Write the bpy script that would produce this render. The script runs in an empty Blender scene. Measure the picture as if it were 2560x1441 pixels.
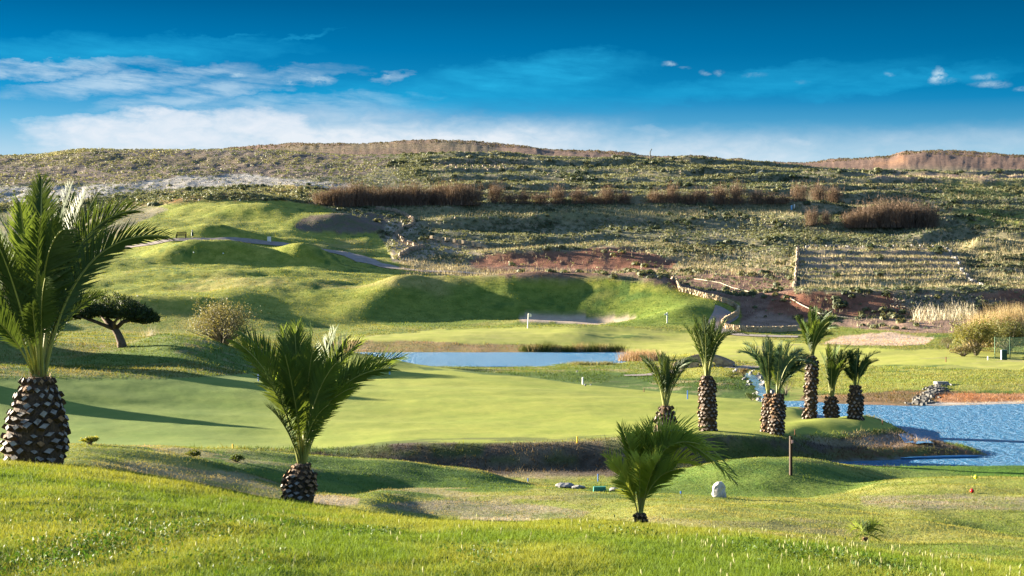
import bpy, math, random
import numpy as np
from mathutils import Vector
R = math.radians
random.seed(7); rng = np.random.default_rng(11)
scene = bpy.context.scene
F = 3555.6          # focal length in photo pixels (50 mm on 36 mm, 2560 px wide)
# ------------------------------------------------------------------ camera
cd = bpy.data.cameras.new('camera'); cam = bpy.data.objects.new('camera', cd)
scene.collection.objects.link(cam); scene.camera = cam
cam.location = (0, 0, 0); cam.rotation_euler = (R(90), 0, 0)
cd.lens = 50; cd.sensor_width = 36; cd.clip_start = 0.1; cd.clip_end = 6000
# ------------------------------------------------------------------ light
SUN_EL, SUN_B = 11.5, 21.0      # elevation; degrees beyond due left
sdir = Vector((-math.cos(R(SUN_EL))*math.cos(R(SUN_B)), math.cos(R(SUN_EL))*math.sin(R(SUN_B)), math.sin(R(SUN_EL))))
sl = bpy.data.lights.new('sun', 'SUN'); sun = bpy.data.objects.new('sun', sl)
scene.collection.objects.link(sun)
sl.energy = 5.0; sl.angle = R(0.5); sl.color = (1.0, 0.88, 0.66)
sun.rotation_euler = sdir.to_track_quat('Z', 'Y').to_euler(); sun.location = (-40, 20, 30)
scene.view_settings.view_transform = 'Standard'; scene.view_settings.look = 'None'
scene.view_settings.gamma = 1.0; scene.view_settings.use_curve_mapping = False
EXPO = 2.85
scene.view_settings.exposure = EXPO
# ------------------------------------------------------------------ world
def s2l(c):
    return tuple((v/12.92 if v <= 0.04045 else ((v+0.055)/1.055)**2.4) for v in [x/255 for x in c])
world = bpy.data.worlds.new('World'); scene.world = world; world.use_nodes = True
wt = world.node_tree; wt.nodes.clear()
class G:
    """tiny helper for math node graphs"""
    def __init__(s, t): s.t = t
    def n(s, typ, **kw):
        nd = s.t.nodes.new(typ)
        for k, v in kw.items(): setattr(nd, k, v)
        return nd
    def put(s, sock, v):
        if isinstance(v, bpy.types.NodeSocket): s.t.links.new(v, sock)
        elif v is not None: sock.default_value = v
    def m(s, op, a, b=None, c=None, clamp=False):
        nd = s.n('ShaderNodeMath', operation=op); nd.use_clamp = clamp
        s.put(nd.inputs[0], a)
        if b is not None: s.put(nd.inputs[1], b)
        if c is not None: s.put(nd.inputs[2], c)
        return nd.outputs[0]
    def mix(s, f, a, b, mode='MIX'):
        nd = s.n('ShaderNodeMix', data_type='RGBA', blend_type=mode)
        s.put(nd.inputs[0], f)
        for i, v in ((6, a), (7, b)):
            if isinstance(v, (tuple, list)) and len(v) == 3: v = (*v, 1)
            s.put(nd.inputs[i], v)
        return nd.outputs[2]
    def ramp(s, f, stops, interp='LINEAR'):
        nd = s.n('ShaderNodeValToRGB'); cr = nd.color_ramp; cr.interpolation = interp
        while len(cr.elements) < len(stops): cr.elements.new(0.5)
        for e, (p, c) in zip(cr.elements, stops):
            e.position = p; e.color = (*c, 1) if len(c) == 3 else c
        s.put(nd.inputs[0], f); return nd.outputs[0]
    def noise(s, vec, scale, detail=4, rough=.5, dist=0.0):
        nd = s.n('ShaderNodeTexNoise'); s.put(nd.inputs['Vector'], vec)
        nd.inputs['Scale'].default_value = scale; nd.inputs['Detail'].default_value = detail
        nd.inputs['Roughness'].default_value = rough; nd.inputs['Distortion'].default_value = dist
        return nd.outputs['Fac'] if 'Fac' in nd.outputs else nd.outputs[0]
    def vec(s, x, y, z):
        nd = s.n('ShaderNodeCombineXYZ'); s.put(nd.inputs[0], x); s.put(nd.inputs[1], y); s.put(nd.inputs[2], z)
        return nd.outputs[0]
g = G(wt)
tc = g.n('ShaderNodeTexCoord'); sp = g.n('ShaderNodeSeparateXYZ')
wt.links.new(tc.outputs['Generated'], sp.inputs[0])
dx, dy, dz = sp.outputs
azm = g.m('ARCTAN2', dx, dy); ele = g.m('ARCSINE', dz)
A = g.m('MULTIPLY', azm, 57.2958)       # azimuth in degrees, + to the right
E = g.m('MULTIPLY', ele, 57.2958)       # elevation in degrees
K = 1/2**EXPO
def wc(c, k=1.0): return tuple(v*K*k for v in s2l(c))
eln = g.m('DIVIDE', E, 14.0, clamp=True)
left = g.ramp(eln, [(0.0, wc((214, 230, 240))), (.375, wc((178, 216, 238))), (.46, wc((112, 190, 230))), (.55, wc((28, 156, 214))),
                    (.68, wc((0, 128, 190))), (.80, wc((0, 102, 158))), (1.0, wc((0, 84, 136)))])
right = g.ramp(eln, [(0.0, wc((196, 218, 232))), (.36, wc((150, 202, 228))), (.44, wc((74, 160, 204))), (.52, wc((6, 134, 190))),
                     (.66, wc((0, 106, 158))), (.80, wc((0, 90, 138))), (1.0, wc((0, 76, 118)))])
azf = g.m('MULTIPLY_ADD', A, 0.022, 0.5, clamp=True)
base = g.mix(azf, left, right)
# clouds: soft ellipses in azimuth / elevation, broken up by stretched noise
nv = g.vec(g.m('MULTIPLY', A, 0.22), g.m('MULTIPLY_ADD', E, 1.3, g.m('MULTIPLY', A, .10)), 0.0)
n1 = g.noise(nv, 1.5, 8, .66, .2); nv2 = g.vec(g.m('MULTIPLY', A, 0.7), g.m('MULTIPLY', E, 1.5), 3.0)
n2 = g.noise(nv2, 1.4, 8, .6, .5)
nA = g.m('MULTIPLY', g.m('SUBTRACT', g.noise(g.vec(g.m('MULTIPLY', A, .6), g.m('MULTIPLY', E, 1.8), 5.0), .7, 6, .62), .5), 4.2)
nE = g.m('MULTIPLY', g.m('SUBTRACT', g.noise(g.vec(g.m('MULTIPLY', A, .6), g.m('MULTIPLY', E, 1.5), 9.0), .8, 7, .65), .5), 1.35)
Aw = g.m('ADD', A, nA); Ew = g.m('ADD', E, nE)
def pe(px, py):
    a = math.degrees(math.atan((px-1280)/F)); e = math.degrees(math.atan((720-py)/F*math.cos(R(a)))); return a, e
def ell(px, py, rx, ry, rot=0, s=1.0, soft=1.0):
    a, e = pe(px, py); rx = rx/F*57.3; ry = ry/F*57.3; c, sn = math.cos(R(rot)), math.sin(R(rot))
    da = g.m('SUBTRACT', Aw, a); de = g.m('SUBTRACT', Ew, e)
    u = g.m('ADD', g.m('MULTIPLY', da, c/rx), g.m('MULTIPLY', de, -sn/rx))
    v = g.m('ADD', g.m('MULTIPLY', da, sn/ry), g.m('MULTIPLY', de, c/ry))
    q = g.m('ADD', g.m('MULTIPLY', u, u), g.m('MULTIPLY', v, v))
    return g.m('MULTIPLY', g.m('MULTIPLY', g.m('SUBTRACT', 1.0, q), s, clamp=False), 1.0, clamp=True)
def mx(lst):
    o = lst[0]
    for l in lst[1:]: o = g.m('MAXIMUM', o, l)
    return o
white = mx([ell(330, 340, 270, 56, 0, 1.1), ell(430, 300, 150, 34, 0, 1.0), ell(620, 308, 160, 40, 0, .9), ell(330, 378, 260, 34, 0, .9)])
def band(px0, px1, py, ry, s, fall):
    a0 = pe(px0, 400)[0]; a1 = pe(px1, 400)[0]; e = pe(1280, py)[1]; r = ry/F*57.3; fl = fall/F*57.3
    v = g.m('DIVIDE', g.m('SUBTRACT', g.m('MULTIPLY_ADD', nE, .5, E), e), r); q = g.m('SUBTRACT', 1.0, g.m('MULTIPLY', v, v), clamp=True)
    q = g.m('MULTIPLY', q, q)
    l = g.m('DIVIDE', g.m('SUBTRACT', A, a0), fl, clamp=True); rr_ = g.m('DIVIDE', g.m('SUBTRACT', a1, A), fl, clamp=True)
    return g.m('MULTIPLY', g.m('MULTIPLY', q, s), g.m('MULTIPLY', l, rr_))
haze_ = mx([band(300, 1650, 368, 95, 1.1, 380), band(800, 2300, 395, 90, .6, 400), band(500, 1200, 300, 50, .45, 300), band(1800, 2900, 375, 60, .3, 350), ell(1980, 352, 90, 20, 0, .45), ell(1640, 335, 170, 16, 5, .25)])
cir = mx([ell(110, 172, 330, 24, -5, .8), ell(330, 205, 340, 32, -8, .8), ell(500, 234, 300, 26, -9, .7), ell(700, 262, 420, 30, -4, .45), ell(660, 190, 260, 20, -5, .4),
          ell(780, 200, 70, 18, 0, .5), ell(980, 188, 70, 12, -5, .4)])
cy = mx([ell(1330, 190, 330, 60, -6, .8), ell(1100, 240, 560, 56, -3, .65), ell(300, 125, 480, 44, -3, .6), ell(1850, 215, 520, 40, -5, .5), ell(2230, 205, 300, 32, -4, .55),
         ell(520, 90, 170, 7, -6, .3), ell(760, 95, 130, 7, -12, .35)])
def puff(px, py, rx, ry, s):
    a, e = pe(px, py); rx = rx/F*57.3; ry = ry/F*57.3
    u = g.m('DIVIDE', g.m('SUBTRACT', g.m('MULTIPLY_ADD', nA, .30, A), a), rx); v = g.m('DIVIDE', g.m('SUBTRACT', g.m('MULTIPLY_ADD', nE, .42, E), e), ry)
    q = g.m('ADD', g.m('MULTIPLY', u, u), g.m('MULTIPLY', v, v))
    return g.m('MULTIPLY', g.m('SUBTRACT', 1.0, q), s, clamp=True)
pf = mx([puff(2345, 190, 24, 26, .95), puff(2375, 200, 26, 12, .45), puff(2450, 190, 34, 9, .6), puff(2475, 207, 52, 13, .7), puff(2540, 220, 18, 8, .6), puff(1668, 158, 22, 8, .7),
         puff(1705, 168, 24, 6, .4), puff(1762, 181, 18, 8, .5), puff(1796, 182, 18, 10, .5), puff(1885, 190, 40, 8, .35), puff(2218, 188, 14, 6, .5), puff(2000, 205, 26, 6, .3), puff(598, 190, 24, 12, .8), puff(960, 190, 18, 8, .6), puff(540, 182, 20, 7, .5), puff(725, 206, 24, 10, .7), puff(800, 200, 48, 18, .7)])
n3 = g.noise(g.vec(g.m('MULTIPLY', A, 2.2), g.m('MULTIPLY', E, 3.2), 7.0), 1.5, 6, .65, .3)
wfac = g.m('MULTIPLY', g.m('MULTIPLY', white, 1.3, clamp=True), g.m('MULTIPLY_ADD', n2, .9, .38), clamp=True)
hfac = g.m('MULTIPLY', haze_, g.m('MULTIPLY_ADD', n2, 1.5, .2), clamp=True)
cfac = g.m('MULTIPLY', cir, g.m('MULTIPLY_ADD', n1, 4.0, -1.35, clamp=True), clamp=True)
yfac = g.m('MULTIPLY', cy, g.m('MULTIPLY_ADD', n1, 2.4, -.35), clamp=True)
pfac = g.m('MULTIPLY', g.m('MULTIPLY', g.m('POWER', pf, 1.8), .9), g.m('MULTIPLY_ADD', n3, 4.4, -1.45, clamp=True), clamp=True)
col = g.mix(yfac, base, wc((40, 176, 226)))
col = g.mix(g.m('MULTIPLY', cfac, .95), col, wc((200, 226, 244)))
col = g.mix(pfac, col, wc((205, 232, 246)))
col = g.mix(hfac, col, wc((232, 240, 248)))
col = g.mix(g.m('MULTIPLY', wfac, .95), col, wc((236, 242, 250)))
# Nishita sky above the part of the sky seen in the photograph
nis = g.n('ShaderNodeTexSky', sky_type='NISHITA'); nis.sun_disc = False
nis.sun_elevation = R(SUN_EL); nis.sun_rotation = math.atan2(sdir.x, sdir.y)
nis.air_density = 1.0; nis.dust_density = .3; nis.ozone_density = 2.0
bg1 = g.n('ShaderNodeBackground'); wt.links.new(nis.outputs[0], bg1.inputs[0]); bg1.inputs[1].default_value = 0.055
bg2 = g.n('ShaderNodeBackground'); wt.links.new(col, bg2.inputs[0]); bg2.inputs[1].default_value = 1.0
ms = g.n('ShaderNodeMixShader'); wt.links.new(g.m('DIVIDE', g.m('SUBTRACT', E, 14.0), 12.0, clamp=True), ms.inputs[0])
wt.links.new(bg2.outputs[0], ms.inputs[1]); wt.links.new(bg1.outputs[0], ms.inputs[2])
wo = g.n('ShaderNodeOutputWorld'); wt.links.new(ms.outputs[0], wo.inputs[0])

# ------------------------------------------------------------------ mesh helpers
col_ = scene.collection
def link(name, me, parent=None, mats=()):
    o = bpy.data.objects.new(name, me); col_.objects.link(o)
    for m in mats: me.materials.append(m)
    if parent is not None: o.parent = parent
    return o
def tag(o, label=None, cat=None, group=None, kind=None):
    if label: o['label'] = label
    if cat: o['category'] = cat
    if group: o['group'] = group
    if kind: o['kind'] = kind
    return o
def empty(name, loc, label=None, cat=None, group=None, rz=0):
    o = bpy.data.objects.new(name, None); col_.objects.link(o); o.location = loc; o.rotation_euler.z = rz
    o.empty_display_size = .2
    return tag(o, label, cat, group)
def npmesh(name, V, Fc, smooth=False, cols=None, matidx=None):
    """V (n,3); Fc (m,k) with k = 3 or 4"""
    me = bpy.data.meshes.new(name); V = np.ascontiguousarray(V, np.float32); Fc = np.ascontiguousarray(Fc, np.int32)
    k = Fc.shape[1]; me.vertices.add(len(V)); me.vertices.foreach_set('co', V.ravel())
    me.loops.add(Fc.size); me.loops.foreach_set('vertex_index', Fc.ravel())
    me.polygons.add(len(Fc)); me.polygons.foreach_set('loop_start', np.arange(len(Fc), dtype=np.int32)*k)
    if matidx is not None: me.polygons.foreach_set('material_index', np.ascontiguousarray(matidx, np.int32))
    me.polygons.foreach_set('use_smooth', np.full(len(Fc), smooth))
    me.update(calc_edges=True)
    for nm, c in (cols or {}).items():
        at = me.attributes.new(nm, 'FLOAT_COLOR', 'POINT')
        cc = np.ones((len(V), 4), np.float32); cc[:, :3] = c; at.data.foreach_set('color', cc.ravel())
    return me
class MB:
    """collects simple shapes into one mesh (mixed faces), local coordinates"""
    def __init__(s): s.v = []; s.f = []; s.mi = []
    def add(s, V, Fs, mi=0):
        b = len(s.v); s.v += [tuple(p) for p in V]; s.f += [tuple(b+i for i in f) for f in Fs]; s.mi += [mi]*len(Fs)
    def box(s, c, d, rz=0, mi=0, taper=1.0, jit=0):
        V = []
        for z in (-1, 1):
            k = taper if z > 0 else 1
            for x, y in ((-1, -1), (1, -1), (1, 1), (-1, 1)):
                X, Y = x*d[0]/2*k, y*d[1]/2*k; X, Y = X*math.cos(rz)-Y*math.sin(rz), X*math.sin(rz)+Y*math.cos(rz)
                V.append((c[0]+X+random.uniform(-jit, jit), c[1]+Y+random.uniform(-jit, jit), c[2]+z*d[2]/2+random.uniform(-jit, jit)))
        s.add(V, [(0, 3, 2, 1), (4, 5, 6, 7), (0, 1, 5, 4), (1, 2, 6, 5), (2, 3, 7, 6), (3, 0, 4, 7)], mi)
    def tube(s, pts, rad, n=6, mi=0, cap=True):
        pts = [Vector(p) for p in pts]; rings = []
        if not hasattr(rad, '__len__'): rad = [rad]*len(pts)
        b = len(s.v); ref = Vector((.31, .17, .93))
        for i, p in enumerate(pts):
            t = (pts[min(i+1, len(pts)-1)]-pts[max(i-1, 0)]).normalized()
            a = t.cross(ref)
            if a.length < .05: a = t.cross(Vector((1, 0, 0)))
            a.normalize(); c = t.cross(a)
            for j in range(n):
                th = 2*math.pi*j/n; s.v.append(tuple(p+(a*math.cos(th)+c*math.sin(th))*rad[i]))
        for i in range(len(pts)-1):
            for j in range(n):
                k = (j+1) % n; s.f.append((b+i*n+j, b+(i+1)*n+j, b+(i+1)*n+k, b+i*n+k)); s.mi.append(mi)
        if cap:
            s.f.append(tuple(b+j for j in range(n))); s.mi.append(mi)
            s.f.append(tuple(b+(len(pts)-1)*n+j for j in range(n-1, -1, -1))); s.mi.append(mi)
    def lathe(s, prof, n=20, mi=0, c=(0, 0, 0)):
        b = len(s.v)
        for r, z in prof:
            for j in range(n):
                th = 2*math.pi*j/n; s.v.append((c[0]+r*math.cos(th), c[1]+r*math.sin(th), c[2]+z))
        for i in range(len(prof)-1):
            for j in range(n):
                k = (j+1) % n; s.f.append((b+i*n+j, b+i*n+k, b+(i+1)*n+k, b+(i+1)*n+j)); s.mi.append(mi)
        s.f.append(tuple(b+j for j in range(n-1, -1, -1))); s.mi.append(mi)
        s.f.append(tuple(b+(len(prof)-1)*n+j for j in range(n))); s.mi.append(mi)
    def blob(s, c, r, seed=0, n=9, m=6, rough=.18, mi=0, squash=1.0, power=1.0):
        rr = random.Random(seed); b = len(s.v); ph = [rr.uniform(0, 6.28) for _ in range(6)]
        def k(th, fi): return 1+rough*(math.sin(2*th+ph[0])*math.cos(fi*2+ph[1])+.6*math.sin(3*th+ph[2]+fi*3)+.4*math.sin(5*th+ph[3]-fi*4))*.6+rr.uniform(-rough, rough)*.35
        s.v.append((c[0], c[1], c[2]-r[2]))
        for i in range(1, m):
            fi = -math.pi/2+math.pi*i/m
            for j in range(n):
                th = 2*math.pi*j/n; q = k(th, fi)
                s.v.append((c[0]+r[0]*q*math.cos(fi)*math.cos(th), c[1]+r[1]*q*math.cos(fi)*math.sin(th), c[2]+r[2]*q*math.sin(fi)))
        s.v.append((c[0], c[1], c[2]+r[2])); top = len(s.v)-1
        for j in range(n):
            k2 = (j+1) % n
            s.f.append((b, b+1+k2, b+1+j)); s.mi.append(mi)
            for i in range(m-2):
                s.f.append((b+1+i*n+j, b+1+i*n+k2, b+1+(i+1)*n+k2, b+1+(i+1)*n+j)); s.mi.append(mi)
            s.f.append((b+1+(m-2)*n+j, b+1+(m-2)*n+k2, top)); s.mi.append(mi)
    def build(s, name, mats, parent=None, smooth=False, loc=None):
        me = bpy.data.meshes.new(name); me.from_pydata(s.v, [], s.f)
        if not isinstance(mats, (list, tuple)): mats = [mats]
        for m in mats: me.materials.append(m)
        me.polygons.foreach_set('material_index', s.mi)
        me.polygons.foreach_set('use_smooth', [smooth]*len(s.f)); me.update()
        o = bpy.data.objects.new(name, me); col_.objects.link(o)
        if parent is not None: o.parent = parent
        if loc is not None: o.location = loc
        return o
# ------------------------------------------------------------------ numpy noise
def _h(ix, iy, s):
    n = (ix*374761393+iy*668265263+s*974711) & 0xffffffff
    n = ((n ^ (n >> 13))*1274126177) & 0xffffffff
    return ((n ^ (n >> 16)) & 0xffff)/65535.0
def vnoise(x, y, s=0):
    x0 = np.floor(x).astype(np.int64); y0 = np.floor(y).astype(np.int64); fx = x-x0; fy = y-y0
    fx = fx*fx*(3-2*fx); fy = fy*fy*(3-2*fy)
    a = _h(x0, y0, s)*(1-fx)+_h(x0+1, y0, s)*fx; b = _h(x0, y0+1, s)*(1-fx)+_h(x0+1, y0+1, s)*fx
    return a*(1-fy)+b*fy
def fbm(x, y, s=0, o=4, k=.5):
    r = 0; a = 1; t = 0
    for i in range(o): r = r+a*(vnoise(x*2**i+17.3*i, y*2**i-9.1*i, s+i)-.5); t += a; a *= k
    return r/t*2
def smooth(e0, e1, x):
    t = np.clip((x-e0)/(e1-e0), 0, 1); return t*t*(3-2*t)
def pchip(xs, ys, x):
    xs = np.asarray(xs, float); ys = np.asarray(ys, float); h = np.diff(xs); dl = np.diff(ys)/h; d = np.zeros_like(ys)
    for i in range(1, len(xs)-1):
        if dl[i-1]*dl[i] > 0:
            w1 = 2*h[i]+h[i-1]; w2 = h[i]+2*h[i-1]; d[i] = (w1+w2)/(w1/dl[i-1]+w2/dl[i])
    d[0] = dl[0]; d[-1] = dl[-1]
    i = np.clip(np.searchsorted(xs, x)-1, 0, len(xs)-2); t = np.clip((x-xs[i])/h[i], 0, 1)
    return ys[i]*(1+2*t)*(1-t)**2+h[i]*d[i]*t*(1-t)**2+ys[i+1]*t*t*(3-2*t)+h[i]*d[i+1]*t*t*(t-1)
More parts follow.
